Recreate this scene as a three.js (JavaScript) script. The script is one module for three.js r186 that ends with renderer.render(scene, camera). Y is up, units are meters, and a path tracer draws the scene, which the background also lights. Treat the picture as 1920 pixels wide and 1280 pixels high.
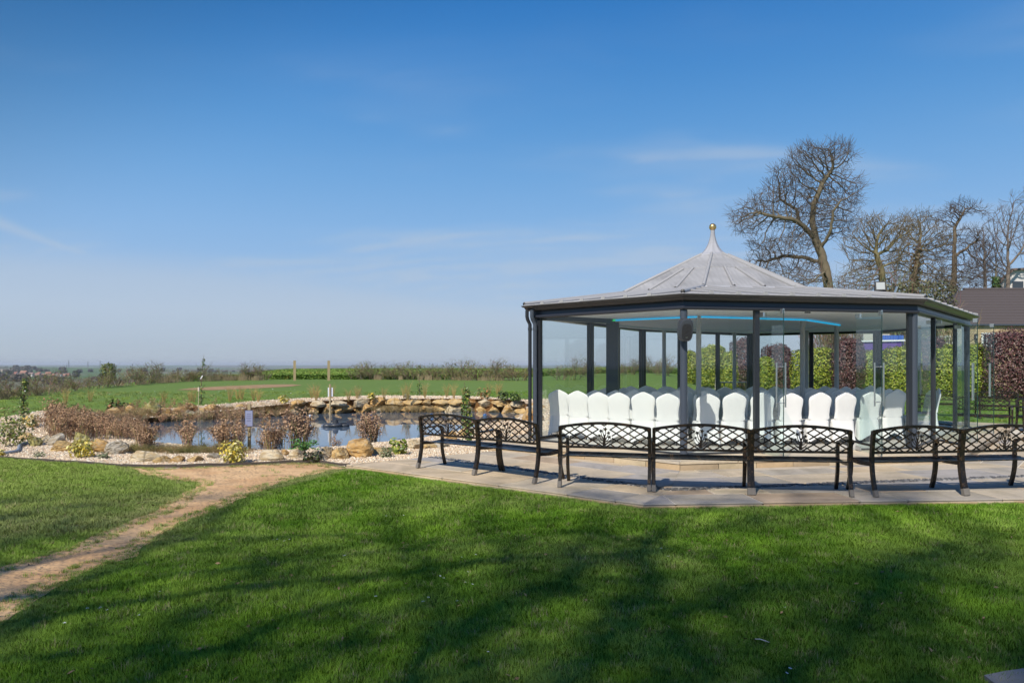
import * as THREE from 'three';
import { mergeGeometries, mergeVertices, toCreasedNormals } from 'three/addons/utils/BufferGeometryUtils.js';

// ------------------------------------------------------------------ camera, sky, sun, exposure
const scene = new THREE.Scene();
const FOCAL = 1400, EYE = 1.7, HORIZON = 685;              // focal length and eye level in pixels of a 1920 x 1280 picture
const camera = new THREE.PerspectiveCamera(2 * Math.atan(HORIZON / FOCAL) * 180 / Math.PI, 1920 / 1370, 0.1, 40000);
camera.position.set(0, EYE, 0);
camera.lookAt(0, EYE, -10);
camera.setViewOffset(1920, 2 * HORIZON, 0, 0, 1920, 1280);  // a level camera with the lens shifted up
const renderer = new THREE.WebGLRenderer({ antialias: true });
renderer.setSize(1024, 682);
renderer.toneMapping = THREE.LinearToneMapping;
renderer.toneMappingExposure = 1.0;
renderer.shadowMap.enabled = true;
const SUN = new THREE.Vector3(-0.454 * Math.cos(0.75), Math.sin(0.75), 0.891 * Math.cos(0.75)).normalize();
const sun = new THREE.DirectionalLight(new THREE.Color(1, 0.94, 0.83), 5);
sun.name = 'sun';
sun.position.copy(SUN).multiplyScalar(100);
sun.castShadow = true;
sun.shadow.mapSize.set(4096, 4096);
Object.assign(sun.shadow.camera, { left: -45, right: 45, top: 45, bottom: -45, near: 1, far: 260 });
sun.shadow.radius = 1;
scene.add(sun, sun.target);

// ------------------------------------------------------------------ chance and noise
function rng(seed) {
  let a = seed >>> 0;
  return () => { a = (a + 0x6d2b79f5) | 0; let t = Math.imul(a ^ (a >>> 15), 1 | a); t = (t + Math.imul(t ^ (t >>> 7), 61 | t)) ^ t; return ((t ^ (t >>> 14)) >>> 0) / 4294967296; };
}
const lerp = (a, b, t) => a + (b - a) * t, clamp = (x, a = 0, b = 1) => Math.min(b, Math.max(a, x));
const smooth = (a, b, x) => { const t = clamp((x - a) / (b - a)); return t * t * (3 - 2 * t); };
const hash = (x, y, z) => { let h = Math.imul(x, 374761393) + Math.imul(y, 668265263) + Math.imul(z, 2147483647 ^ 0x3c6ef35f); h = Math.imul(h ^ (h >>> 13), 1274126177); return ((h ^ (h >>> 16)) >>> 0) / 4294967296; };
function noise3(x, y, z, period = 0) {
  const ix = Math.floor(x), iy = Math.floor(y), iz = Math.floor(z), fx = x - ix, fy = y - iy, fz = z - iz;
  const u = fx * fx * (3 - 2 * fx), v = fy * fy * (3 - 2 * fy), w = fz * fz * (3 - 2 * fz);
  const m = period ? (n) => ((n % period) + period) % period : (n) => n;
  const c = (a, b, d) => hash(m(ix + a), m(iy + b), iz + d);
  return lerp(lerp(lerp(c(0, 0, 0), c(1, 0, 0), u), lerp(c(0, 1, 0), c(1, 1, 0), u), v), lerp(lerp(c(0, 0, 1), c(1, 0, 1), u), lerp(c(0, 1, 1), c(1, 1, 1), u), v), w);
}
function fbm(x, y, z = 0, oct = 4, period = 0) {
  let s = 0, a = 0.5, n = 0;
  for (let i = 0; i < oct; i++) { s += a * noise3(x, y, z + i * 7.3, period); n += a; a *= 0.5; x *= 2; y *= 2; z *= 2; period *= 2; }
  return s / n;
}
const toLin = (c) => (c <= 0.04045 ? c / 12.92 : ((c + 0.055) / 1.055) ** 2.4);
const toS = (c) => (c <= 0.0031308 ? c * 12.92 : 1.055 * c ** (1 / 2.4) - 0.055);

// ------------------------------------------------------------------ sky: clear spring blue, pale at the skyline, thin cirrus
{
  const W = 2048, H = 1024, data = new Float32Array(W * H * 4);
  const stops = [[0, 182, 193, 203], [1.5, 177, 192, 207], [4, 172, 195, 220], [7, 150, 185, 223], [10, 134, 177, 222], [14, 112, 164, 216], [18, 90, 149, 208], [22, 70, 134, 199], [26, 52, 119, 188], [33, 38, 102, 172], [50, 28, 84, 152], [90, 22, 72, 138]];
  for (let row = 0; row < H; row++) {
    const up = ((row + 0.5) / H - 0.5) * Math.PI, el = Math.max(0, up * 180 / Math.PI);
    let k = 0;
    while (k < stops.length - 2 && el > stops[k + 1][0]) k++;
    const t = clamp((el - stops[k][0]) / (stops[k + 1][0] - stops[k][0]));
    const base = [1, 2, 3].map((c) => toLin(lerp(stops[k][c], stops[k + 1][c], t) / 255));
    for (let col = 0; col < W; col++) {
      const az = ((col + 0.5) / W - 0.5) * 2 * Math.PI, x = Math.cos(az) * Math.cos(up), z = Math.sin(az) * Math.cos(up), y = Math.sin(up);
      const cs = x * SUN.x + y * SUN.y + z * SUN.z;
      const g = 0.7 + 0.36 * smooth(0, 0.32, Math.abs(cs)) + 0.5 * Math.max(0, cs) ** 8;
      const head = Math.atan2(x, -z);                         // 0 = straight ahead, positive to the right
      // thin high cloud: long wisps lying across a plane high overhead
      const kk = 1 / (Math.max(y, 0.0) + 0.12), px = x * kk, pz = z * kk;
      const wx = px + 0.5 * fbm(px * 1.3 + 3, pz * 1.3, 2, 3), wz = pz + 0.4 * fbm(px * 1.1, pz * 1.1 + 9, 5, 3);
      const veil = smooth(0.42, 0.75, fbm(wx * 0.9 + 5, wz * 2.2, 1, 4)), wisp = smooth(0.42, 0.72, fbm(wx * 2.6 + 0.5 * wz, wz * 11 - wx * 3, 8, 6));
      let a = (0.17 * veil + 0.27 * veil * wisp) * smooth(27, 13, el) * smooth(0, 3, el);
      a = Math.max(a, 0.42 * smooth(9.2, 6.2, el + 1.1 * fbm(head * 5, el * 0.5, 2, 4) + 3.2 * smooth(-0.45, 0.15, head)) * smooth(0.5, 4, el));
      // an old spread vapour trail, upper left
      const along = (head + 0.605) / 0.11, line = 9.0 - 1.75 * along - 0.25 * Math.sin(along * 2.4);
      if (along > -1.5 && along < 1) a = Math.max(a, 0.5 * smooth(lerp(0.75, 0.12, clamp(along)), 0, Math.abs(el - line)) * smooth(1, 0.7, along) * (0.6 + 0.4 * fbm(head * 60, el * 4, 3, 3)));
      const o = (row * W + col) * 4, white = [0.52, 0.59, 0.68];
      for (let c = 0; c < 3; c++) data[o + c] = lerp(base[c] * lerp(g, 1, smooth(12, 0, el) * 0.7), white[c], a);
      data[o + 3] = 1;
    }
  }
  const sky = new THREE.DataTexture(data, W, H, THREE.RGBAFormat, THREE.FloatType);
  sky.mapping = THREE.EquirectangularReflectionMapping;
  sky.magFilter = sky.minFilter = THREE.LinearFilter;
  sky.needsUpdate = true;
  scene.background = sky;
  scene.environment = sky;
}

// ------------------------------------------------------------------ textures and materials
function tex(size, fn, srgb = true, repeat = 1) {
  const d = new Uint8Array(size * size * 4);
  for (let y = 0; y < size; y++) for (let x = 0; x < size; x++) {
    const c = fn(x / size, y / size), o = (y * size + x) * 4;
    for (let i = 0; i < 3; i++) { const v = c.length ? c[i] : c; d[o + i] = clamp(Math.round((srgb ? toS(clamp(v)) : v) * 255), 0, 255); }
    d[o + 3] = 255;
  }
  const t = new THREE.DataTexture(d, size, size);
  t.wrapS = t.wrapT = THREE.RepeatWrapping; t.magFilter = THREE.LinearFilter; t.minFilter = THREE.LinearMipmapLinearFilter;
  if (srgb) t.colorSpace = THREE.SRGBColorSpace;
  t.repeat.set(repeat, repeat); t.needsUpdate = true;
  return t;
}
const mixc = (a, b, t) => [lerp(a[0], b[0], t), lerp(a[1], b[1], t), lerp(a[2], b[2], t)];
const mat = (o) => { const c = o.rgb; delete o.rgb; const m = new THREE.MeshStandardMaterial({ roughness: 0.8, metalness: 0, side: THREE.DoubleSide, ...o }); if (c) m.color.setRGB(...c); return m; };
const phys = (o) => { const c = o.rgb; delete o.rgb; const m = new THREE.MeshPhysicalMaterial({ roughness: 0.5, side: THREE.DoubleSide, ...o }); if (c) m.color.setRGB(...c); return m; };

const grain = tex(256, (x, y) => { const n = fbm(x * 8, y * 8, 1, 5, 8); return 0.35 + 0.65 * n; }, false);
const fineGrain = tex(256, (x, y) => 0.5 * fbm(x * 32, y * 32, 4, 3, 32) + 0.5 * fbm(x * 8, y * 8, 9, 3, 8), false);
const lawnTex = tex(512, (x, y) => {
  const n = fbm(x * 4, y * 4, 1, 4, 4), f = fbm(x * 64, y * 64, 2, 3, 64), w = fbm(x * 12, y * 12, 6, 3, 12);
  return mixc(mixc([0.085, 0.155, 0.014], [0.15, 0.23, 0.028], n * 0.6 + f * 0.4), [0.17, 0.19, 0.06], 0.35 * smooth(0.55, 0.8, w) * f * 1.6);
}, true, 1 / 4);
const soilTex = tex(512, (x, y) => {
  const n = fbm(x * 6, y * 6, 3, 5, 6), f = fbm(x * 50, y * 50, 5, 3, 50);
  return mixc(mixc([0.57, 0.335, 0.16], [0.70, 0.45, 0.23], smooth(0.25, 0.75, n)), [0.3, 0.17, 0.08], 0.5 * smooth(0.58, 0.72, f) * smooth(0.35, 0.6, fbm(x * 14, y * 14, 8, 2, 14)));
}, true, 1 / 2.2);
const soilBump = tex(512, (x, y) => 0.6 * fbm(x * 10, y * 10, 3, 4, 10) + 0.4 * fbm(x * 60, y * 60, 5, 3, 60), false, 1 / 2.2);
const gravelTex = tex(256, (x, y) => { const n = fbm(x * 40, y * 40, 2, 2, 40); return mixc([0.30, 0.21, 0.13], [0.66, 0.53, 0.38], n); }, true, 1 / 1.2);
const stoneTex = tex(512, (x, y) => { const n = fbm(x * 3, y * 9, 3, 5, 3), f = fbm(x * 40, y * 40, 7, 3, 40); const v = 0.72 + 0.4 * (n - 0.5) + 0.16 * (f - 0.5); return [v, v * 0.985, v * (0.94 + 0.08 * n)]; }, true, 1 / 1.6);
const leadTex = tex(512, (x, y) => { const n = fbm(x * 4, y * 4, 3, 5, 4), s = fbm(x * 30, y * 4, 5, 3, 4), v = 0.66 + 0.42 * (n - 0.5) + 0.2 * (s - 0.5); return [v, v * 1.0, v * 1.03]; }, true, 1 / 1.5);
const benchTex = tex(256, (x, y) => {
  const n = fbm(x * 14, y * 14, 3, 4, 14), f = fbm(x * 60, y * 60, 2, 2, 60);
  return mixc(mixc([0.009, 0.008, 0.008], [0.025, 0.018, 0.013], n), [0.2, 0.11, 0.05], smooth(0.58, 0.76, 0.5 * n + 0.5 * f));
}, true, 1 / 0.35);
const wallTex = (() => {                                       // coursed sandstone of a house some 60 m away
  const R = rng(8), rows = 12, jig = Array.from({ length: rows }, () => ({ o: R(), t: Array.from({ length: 6 }, () => R()) }));
  return tex(512, (x, y) => {
    const r = Math.floor(y * rows), fy = y * rows - r, u = (x * 6 + jig[r].o) % 6, c = Math.floor(u), fx = u - c, edge = Math.min(fx * 1.6, (1 - fx) * 1.6, fy, 1 - fy);
    return mixc([0.28, 0.22, 0.15], mixc([0.40, 0.29, 0.16], [0.58, 0.44, 0.27], jig[r].t[c] * 0.7 + 0.3 * fbm(x * 30, y * 30, 1, 3, 30)), smooth(0.03, 0.1, edge));
  }, true, 1 / 2.6);
})();
const M = {
  lawn: mat({ map: lawnTex, roughness: 0.95, bumpMap: fineGrain, bumpScale: 0.02 }),
  land: mat({ vertexColors: true, roughness: 1 }),
  soil: mat({ map: soilTex, bumpMap: soilBump, bumpScale: 0.06, roughness: 0.95 }),
  gravelBed: mat({ map: gravelTex, roughness: 0.95 }),
  vc: mat({ vertexColors: true, roughness: 0.85 }),
  vcLeaf: mat({ vertexColors: true, roughness: 0.5 }),
  leafWhite: phys({ rgb: [1, 1, 1], roughness: 0.7, specularIntensity: 0.35 }),
  rock: mat({ vertexColors: true, roughness: 0.92, bumpMap: grain, bumpScale: 0.07 }),
  white: mat({ rgb: [0.78, 0.78, 0.76], roughness: 0.75 }),
  frame: mat({ rgb: [0.055, 0.067, 0.09], roughness: 0.38 }),
  frameDark: mat({ rgb: [0.022, 0.025, 0.032], roughness: 0.4 }),
  fascia: mat({ rgb: [0.03, 0.034, 0.05], roughness: 0.35 }),
  gutter: mat({ rgb: [0.06, 0.056, 0.058], roughness: 0.32 }),
  column: mat({ rgb: [0.42, 0.43, 0.44], roughness: 0.5 }),
  ceiling: mat({ rgb: [0.76, 0.79, 0.82], roughness: 0.9 }),
  glass: phys({ rgb: [0.94, 0.972, 0.962], transmission: 1, thickness: 0, roughness: 0, ior: 1.5, specularIntensity: 1 }),
  doorGlass: phys({ rgb: [0.86, 0.94, 0.925], transmission: 1, thickness: 0, roughness: 0, ior: 1.52, specularIntensity: 1 }),
  glassEdge: mat({ rgb: [0.02, 0.05, 0.045], roughness: 0.2 }),
  lead: mat({ rgb: [0.485, 0.475, 0.46], map: leadTex, bumpMap: grain, bumpScale: 0.006, roughness: 0.62 }),
  leadDark: mat({ rgb: [0.5, 0.5, 0.52], map: leadTex, roughness: 0.6 }),
  gold: mat({ rgb: [0.75, 0.5, 0.2], metalness: 0.9, roughness: 0.35 }),
  steel: mat({ rgb: [0.62, 0.62, 0.62], metalness: 0.9, roughness: 0.28 }),
  led: mat({ rgb: [0.02, 0.2, 0.4], emissive: new THREE.Color(0.0, 0.5, 0.9), emissiveIntensity: 0.75 }),
  ledGreen: mat({ rgb: [0.02, 0.3, 0.1], emissive: new THREE.Color(0.02, 0.6, 0.15), emissiveIntensity: 0.9 }),
  fabric: mat({ rgb: [0.82, 0.81, 0.8], roughness: 0.85, bumpMap: fineGrain, bumpScale: 0.003 }),
  bench: mat({ map: benchTex, metalness: 0.3, roughness: 0.34 }),
  benchSeat: mat({ map: benchTex, metalness: 0.3, roughness: 0.36 }),
  foot: mat({ rgb: [0.17, 0.15, 0.13], roughness: 0.7, bumpMap: grain, bumpScale: 0.004 }),
  mortar: mat({ rgb: [0.66, 0.6, 0.5], roughness: 0.95, bumpMap: fineGrain, bumpScale: 0.01 }),
  wood: mat({ rgb: [0.46, 0.36, 0.2], map: stoneTex, roughness: 0.85 }),
  water: phys({ rgb: [0.085, 0.125, 0.18], roughness: 0.03, ior: 1.5, specularIntensity: 1 }),
  black: mat({ rgb: [0.015, 0.016, 0.018], roughness: 0.5 }),
  plastic: mat({ rgb: [0.05, 0.055, 0.065], roughness: 0.4 }),
  roofTile: mat({ rgb: [0.085, 0.068, 0.066], roughness: 0.8, bumpMap: grain, bumpScale: 0.02 }),
  sandstone: mat({ map: wallTex, roughness: 0.95 }),
  paintWhite: mat({ rgb: [0.8, 0.8, 0.8], roughness: 0.5 }),
};
const flagTones = [[0.47, 0.41, 0.32], [0.42, 0.38, 0.32], [0.52, 0.46, 0.36], [0.36, 0.34, 0.31], [0.40, 0.32, 0.245], [0.34, 0.33, 0.33], [0.5, 0.42, 0.31], [0.45, 0.41, 0.35]].map((c) => mat({ rgb: [c[0] * 1.46, c[1] * 1.38, c[2] * 1.25], map: stoneTex, bumpMap: grain, bumpScale: 0.008, roughness: 0.8 }));
const kerbTones = [[0.5, 0.37, 0.22], [0.44, 0.34, 0.22], [0.55, 0.45, 0.3]].map((c) => mat({ rgb: c.map((v) => v * 1.25), map: stoneTex, bumpMap: grain, bumpScale: 0.012, roughness: 0.85 }));
const darkPane = phys({ rgb: [0.05, 0.06, 0.075], roughness: 0.05, metalness: 0 });

// ------------------------------------------------------------------ names, things, parts
const taken = new Map();
function numbered(name) { const n = taken.get(name) ?? 0; taken.set(name, n + 1); return n ? name + '_' + String(n).padStart(3, '0') : name; }
function tag(o, label, category, group) { o.userData.label = label; if (category) o.userData.category = category; if (group) o.userData.group = group; return o; }
function thing(name, label, category, pos = [0, 0, 0], turn = 0, group) {
  const o = new THREE.Group(); o.name = numbered(name); scene.add(o);
  o.position.set(...pos); o.rotation.y = turn;
  return tag(o, label, category, group);
}
function add(name, geo, material, parent = scene) {
  const m = new THREE.Mesh(geo, material); m.name = parent === scene ? numbered(name) : name; m.castShadow = m.receiveShadow = true;
  parent.add(m);
  return m;
}
function sub(name, parent) { const g = new THREE.Group(); g.name = name; parent.add(g); return g; }
function structure(o) { o.userData.kind = 'structure'; return o; }
function stuff(o) { o.userData.kind = 'stuff'; return o; }
function copyOf(o, name, pos, turn, label, group, scale) {
  const c = o.clone(); c.name = numbered(name); scene.add(c); c.position.set(...pos); c.rotation.set(0, turn, 0);
  if (scale) c.scale.setScalar(scale);
  c.userData = { ...o.userData }; if (label) c.userData.label = label; if (group) c.userData.group = group;
  return c;
}
function scatter(name, geo, material, list, label, category) {   // list of {m: Matrix4, c: [r,g,b]}
  const im = new THREE.InstancedMesh(geo, material, list.length); im.name = numbered(name); im.castShadow = im.receiveShadow = true;
  const col = new THREE.Color();
  list.forEach((e, i) => { im.setMatrixAt(i, e.m); if (e.c) im.setColorAt(i, col.setRGB(...e.c)); });
  scene.add(im); stuff(im);
  return tag(im, label, category);
}
const ordinal = ['first', 'second', 'third', 'fourth', 'fifth', 'sixth', 'seventh', 'eighth', 'ninth', 'tenth', 'eleventh', 'twelfth', 'thirteenth', 'fourteenth', 'fifteenth', 'sixteenth', 'seventeenth', 'eighteenth', 'nineteenth', 'twentieth'];

// ------------------------------------------------------------------ geometry collector. Plan coordinates: X to the right, Z away from the camera, h up
const V = (X, Z, h = 0) => new THREE.Vector3(X, h, -Z);
class MB {
  constructor() { this.p = []; this.n = []; this.u = []; this.c = []; this.i = []; this.hasN = false; }
  v(p, uv = [0, 0], c = null, n = null) { this.p.push(p.x, p.y, p.z); this.u.push(uv[0], uv[1]); if (c) this.c.push(...c); if (n) { this.n.push(n.x, n.y, n.z); this.hasN = true; } return this.p.length / 3 - 1; }
  poly(pts, uv, c) {                                          // a flat fan with uv in metres from the two longest plan axes
    const e = pts[1].clone().sub(pts[0]), nn = new THREE.Vector3();
    for (let k = 1; k < pts.length - 1 && nn.lengthSq() < 1e-12; k++) nn.crossVectors(pts[k].clone().sub(pts[0]), pts[k + 1].clone().sub(pts[0]));
    e.normalize(); const f = new THREE.Vector3().crossVectors(nn.normalize(), e);
    const ids = pts.map((p, k) => this.v(p, uv ? uv[k] : [p.dot(e), p.dot(f)], c));
    for (let k = 1; k < ids.length - 1; k++) this.i.push(ids[0], ids[k], ids[k + 1]);
  }
  box(w, h, d, m, c) {
    const g = new THREE.BoxGeometry(w, h, d), P = g.attributes.position, I = g.index.array, at = new THREE.Vector3(), id = [];
    for (let f = 0; f < 6; f++) for (let k = 0; k < 4; k++) { at.fromBufferAttribute(P, f * 4 + k); const l = at.clone(); if (m) at.applyMatrix4(m); const ax = f >> 1; id.push(this.v(at, ax === 0 ? [l.z, l.y] : ax === 1 ? [l.x, l.z] : [l.x, l.y], c)); }
    const o = id[0]; for (const k of I) this.i.push(o + k);
  }
  bar(a, b, w, d, up = new THREE.Vector3(0, 1, 0), c) {          // a box from a to b, w across, d deep along "up"
    const y = b.clone().sub(a), L = y.length(); y.normalize();
    let x = new THREE.Vector3().crossVectors(y, up); if (x.lengthSq() < 1e-6) x.set(1, 0, 0); x.normalize();
    const z = new THREE.Vector3().crossVectors(x, y);
    this.box(w, L, d, new THREE.Matrix4().makeBasis(x, y, z).setPosition(a.clone().add(b).multiplyScalar(0.5)), c);
  }
  tube(pts, radii, sides = 8, c, cap = true) {
    let x = null; const rings = [];
    for (let k = 0; k < pts.length; k++) {
      const t = pts[Math.min(k + 1, pts.length - 1)].clone().sub(pts[Math.max(k - 1, 0)]).normalize();
      if (!x) { x = new THREE.Vector3(Math.abs(t.y) > 0.9 ? 1 : 0, Math.abs(t.y) > 0.9 ? 0 : 1, 0.1); }
      x.addScaledVector(t, -x.dot(t)).normalize(); const y = new THREE.Vector3().crossVectors(t, x), ring = [], r = Array.isArray(radii) ? radii[k] : radii;
      const cc = typeof c === 'function' ? c(k) : c;
      for (let s = 0; s < sides; s++) { const a = (s / sides) * Math.PI * 2, n = x.clone().multiplyScalar(Math.cos(a)).addScaledVector(y, Math.sin(a)); ring.push(this.v(pts[k].clone().addScaledVector(n, r), [s / sides * 0.3, k * 0.1], cc, n)); }
      rings.push(ring);
    }
    for (let k = 0; k < rings.length - 1; k++) for (let s = 0; s < sides; s++) { const a = rings[k][s], b = rings[k][(s + 1) % sides], d = rings[k + 1][s], e = rings[k + 1][(s + 1) % sides]; this.i.push(a, b, e, a, e, d); }
    if (cap) for (const [ring, flip] of [[rings[0], 1], [rings[rings.length - 1], 0]]) for (let s = 1; s < sides - 1; s++) flip ? this.i.push(ring[0], ring[s + 1], ring[s]) : this.i.push(ring[0], ring[s], ring[s + 1]);
  }
  geo(smoothed = false) {
    const g = new THREE.BufferGeometry();
    g.setAttribute('position', new THREE.Float32BufferAttribute(this.p, 3));
    g.setAttribute('uv', new THREE.Float32BufferAttribute(this.u, 2));
    if (this.c.length === this.p.length) g.setAttribute('color', new THREE.Float32BufferAttribute(this.c, 3));
    g.setIndex(this.i);
    if (this.n.length === this.p.length) g.setAttribute('normal', new THREE.Float32BufferAttribute(this.n, 3));
    else g.computeVertexNormals();
    return g;
  }
  build(name, material, parent = scene) { return add(name, this.geo(), material, parent); }
}
const M4 = (pos, ry = 0, s = 1, rx = 0, rz = 0) => new THREE.Matrix4().compose(pos, new THREE.Quaternion().setFromEuler(new THREE.Euler(rx, ry, rz, 'YXZ')), typeof s === 'number' ? new THREE.Vector3(s, s, s) : s);

// ------------------------------------------------------------------ plan geometry
const inside = (P, x, z) => { let r = false; for (let i = 0, j = P.length - 1; i < P.length; j = i++) { const [a, b] = P[i], [c, d] = P[j]; if ((b > z) !== (d > z) && x < ((c - a) * (z - b)) / (d - b) + a) r = !r; } return r; };
const edgeDist = (P, x, z, closed = true) => { let m = 1e9; for (let i = 0; i < P.length - (closed ? 0 : 1); i++) { const [a, b] = P[i], [c, d] = P[(i + 1) % P.length], t = clamp(((x - a) * (c - a) + (z - b) * (d - b)) / ((c - a) ** 2 + (d - b) ** 2 || 1)); m = Math.min(m, Math.hypot(x - a - t * (c - a), z - b - t * (d - b))); } return m; };
function offset(P, d) {                                       // counter-clockwise in (X, Z): grows outward for d > 0
  const n = P.length, L = P.map((p, i) => { const q = P[(i + 1) % n], e = [q[0] - p[0], q[1] - p[1]], l = Math.hypot(...e); return { nx: e[1] / l, nz: -e[0] / l, p }; });
  return P.map((p, i) => { const a = L[(i + n - 1) % n], b = L[i], k = 1 + a.nx * b.nx + a.nz * b.nz; return [p[0] + d * (a.nx + b.nx) / k, p[1] + d * (a.nz + b.nz) / k]; });
}
function clipHalf(poly, a, b, keepLeft = true) {              // Sutherland-Hodgman against the line a-b
  const side = (p) => ((b[0] - a[0]) * (p[1] - a[1]) - (b[1] - a[1]) * (p[0] - a[0])) * (keepLeft ? 1 : -1), out = [];
  for (let i = 0; i < poly.length; i++) {
    const p = poly[i], q = poly[(i + 1) % poly.length], s = side(p), t = side(q);
    if (s >= 0) out.push(p);
    if (s * t < 0) { const k = s / (s - t); out.push([lerp(p[0], q[0], k), lerp(p[1], q[1], k)]); }
  }
  return out;
}
const area = (P) => { let s = 0; for (let i = 0; i < P.length; i++) { const [a, b] = P[i], [c, d] = P[(i + 1) % P.length]; s += a * d - b * c; } return s / 2; };
const H = (X, Z) => { const right = smooth(0.262, 0.205, X / Math.max(Z, 1)); return (0.35 * smooth(24, 29.5, Z) * smooth(-60, -40, X) + 0.016 * Math.max(0, Math.min(Z, 75) - 34) * smooth(-6, 12, X)) * right; };
function ground(px, py, lift = null) {                        // the ground point seen at a pixel of the 1920-wide picture
  let Z = 20, X = 0;
  for (let k = 0; k < 40; k++) { const h = lift ?? H(X, Z); Z = lerp(Z, Math.max(1, (EYE - h) * FOCAL / Math.max(3, py - HORIZON)), 0.5); X = (px - 960) / FOCAL * Z; }
  return [X, Z];
}

// pond, gravel garden, worn path, patio
const POND = [[-10.6, 18.8], [-8.0, 16.5], [-5.8, 15.1], [-4.5, 14.9], [-3.5, 15.6], [-2.1, 17.4], [-0.9, 20.6], [0.2, 24], [0.7, 27.4], [0.2, 29.2], [-1.5, 29.9], [-5.5, 29.9], [-7.6, 28.5], [-9.8, 26.2], [-11.4, 24.8], [-12.3, 22.8], [-11.8, 20.6]];
const EDGING = [[-170, 852], [0, 860], [100, 868], [230, 876], [330, 877.5], [440, 873.5], [550, 868.5], [600, 869], [655, 876]].map(([x, y]) => ground(x, y));
const GRAVEL = [...EDGING, [-2.75, 12.35], [-0.2, 14.4], [0.9, 16.2], [2.4, 20], [3.0, 24], [3.0, 31], ...[[985, 750], [880, 743], [700, 742], [600, 746], [430, 757], [300, 766], [215, 775]].map(([x, y]) => ground(x, y)), [-16.5, 26], [-16.8, 21]];
const PATH = [[-250, 1140], [0, 1062], [130, 1030], [210, 990], [300, 955], [345, 925], [372, 905], [300, 898], [262, 886], [240, 878], [330, 878], [440, 874], [550, 869], [600, 870], [650, 877], [560, 896], [470, 927], [430, 948], [330, 988], [310, 1002], [250, 1042], [150, 1075], [60, 1125], [0, 1182], [-200, 1300]].map(([x, y]) => ground(x, y));
const O1 = [1.55, 8.83], O2 = [8.6, 9.36], O3 = [15.2, 17.2], O4 = [14.8, 20.3], O0 = [O1[0] - 4.2 * 1.6, O1[1] + 3.44 * 1.6];
const WALL = [[0.49, 15.0], [2.9, 12.6], [7.3, 13.55], [11.1, 18.2], [10.7, 21.8], [7.6, 23.8], [3.6, 20.7], [1.85, 17.6]];   // A B C D E F G H: the posts' lines
const PATIO = [[-2.75, 12.35], O1, O2, O3, O4, [11.6, 22.5], [10.5, 22.7], [10.6, 18.2], [7, 14], [2.9, 13.2], [0.6, 15.2]];

// ------------------------------------------------------------------ far land: one sheet out to the horizon
function farLand(X, Z) {
  const r = Math.hypot(X, Z), left = smooth(0.15, 0.55, -X / Math.max(r, 1)) * smooth(0, 50, Z), behind = smooth(0, -200, Z);
  const start = lerp(250, 95, left);
  let h = H(X, Z) * smooth(160, 80, r) + 0.3 * smooth(80, 160, r);
  h -= lerp(26, 22, left) * smooth(start, start + 750, r);
  h += left * 24 * smooth(1500, 2900, r) * smooth(5200, 3300, r) * (0.55 + 0.45 * Math.sin(X * 0.0022 + 0.6)) * smooth(0.2, 0.5, -X / Math.max(r, 1));
  h += 30 * smooth(6000, 15000, r) + 14 * smooth(7000, 13000, r) * (fbm(X / 4000 + 9, Z / 4000, 1, 3) - 0.4);
  const lf = -X / Math.max(r, 1), st = lerp(72, 37, smooth(0.36, 0.56, lf));
  if (Z > 0) h -= smooth(0.28, 0.5, lf) * 0.055 * Math.max(0, Math.min(r, 200) - st) * smooth(900, 200, r);
  return h;
}
{
  const mb = new MB(), rad = [0, 20, 30, 45, 60, 70, 85, 100, 130, 170, 220, 280, 350, 430, 520, 640, 780, 950, 1150, 1400, 1700, 2050, 2400, 2700, 3000, 3400, 3900, 4500, 5300, 6300, 7500, 9000, 11000, 13000, 15500, 18000, 20000], N = 220;
  const rows = rad.map((r, k) => Array.from({ length: N }, (_, j) => {
    const a = j / N * Math.PI * 2, X = Math.sin(a) * r, Z = Math.cos(a) * r, near = smooth(95, 60, r);
    const n = fbm(X / 300 + 40, Z / 300 + 11, 3, 2), cell = hash(Math.floor((X + 0.3 * Z) / 260), Math.floor((Z - 0.3 * X) / 330), 5);
    let c = cell < 0.45 ? [0.075, 0.135, 0.03] : cell < 0.7 ? [0.12, 0.16, 0.05] : cell < 0.85 ? [0.2, 0.15, 0.1] : [0.10, 0.1, 0.055];
    if (r > 700 && r < 1500) c = mixc(c, [0.12, 0.085, 0.06], 0.6);
    if (r > 2250 && r < 2900 && X < -1500 && X > -1950) c = [0.5, 0.4, 0.28];
    if (r < 400) c = [0.07, 0.14, 0.03];
    return mb.v(V(X, Z, farLand(X, Z) - 1.6 * near - 0.12), [X, Z], c.map((v) => v * (0.8 + 0.4 * n)));
  }));
  for (let k = 0; k < rad.length - 1; k++) for (let j = 0; j < N; j++) { const a = rows[k][j], b = rows[k][(j + 1) % N], c = rows[k + 1][j], d = rows[k + 1][(j + 1) % N]; mb.i.push(a, b, d, a, d, c); }
  structure(tag(mb.build('ground', M.land), 'wide farmland falling away to the hazy plain and low hills'));
}
scene.fog = new THREE.FogExp2(new THREE.Color(0.7, 0.76, 0.86), 0.00009);

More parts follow.
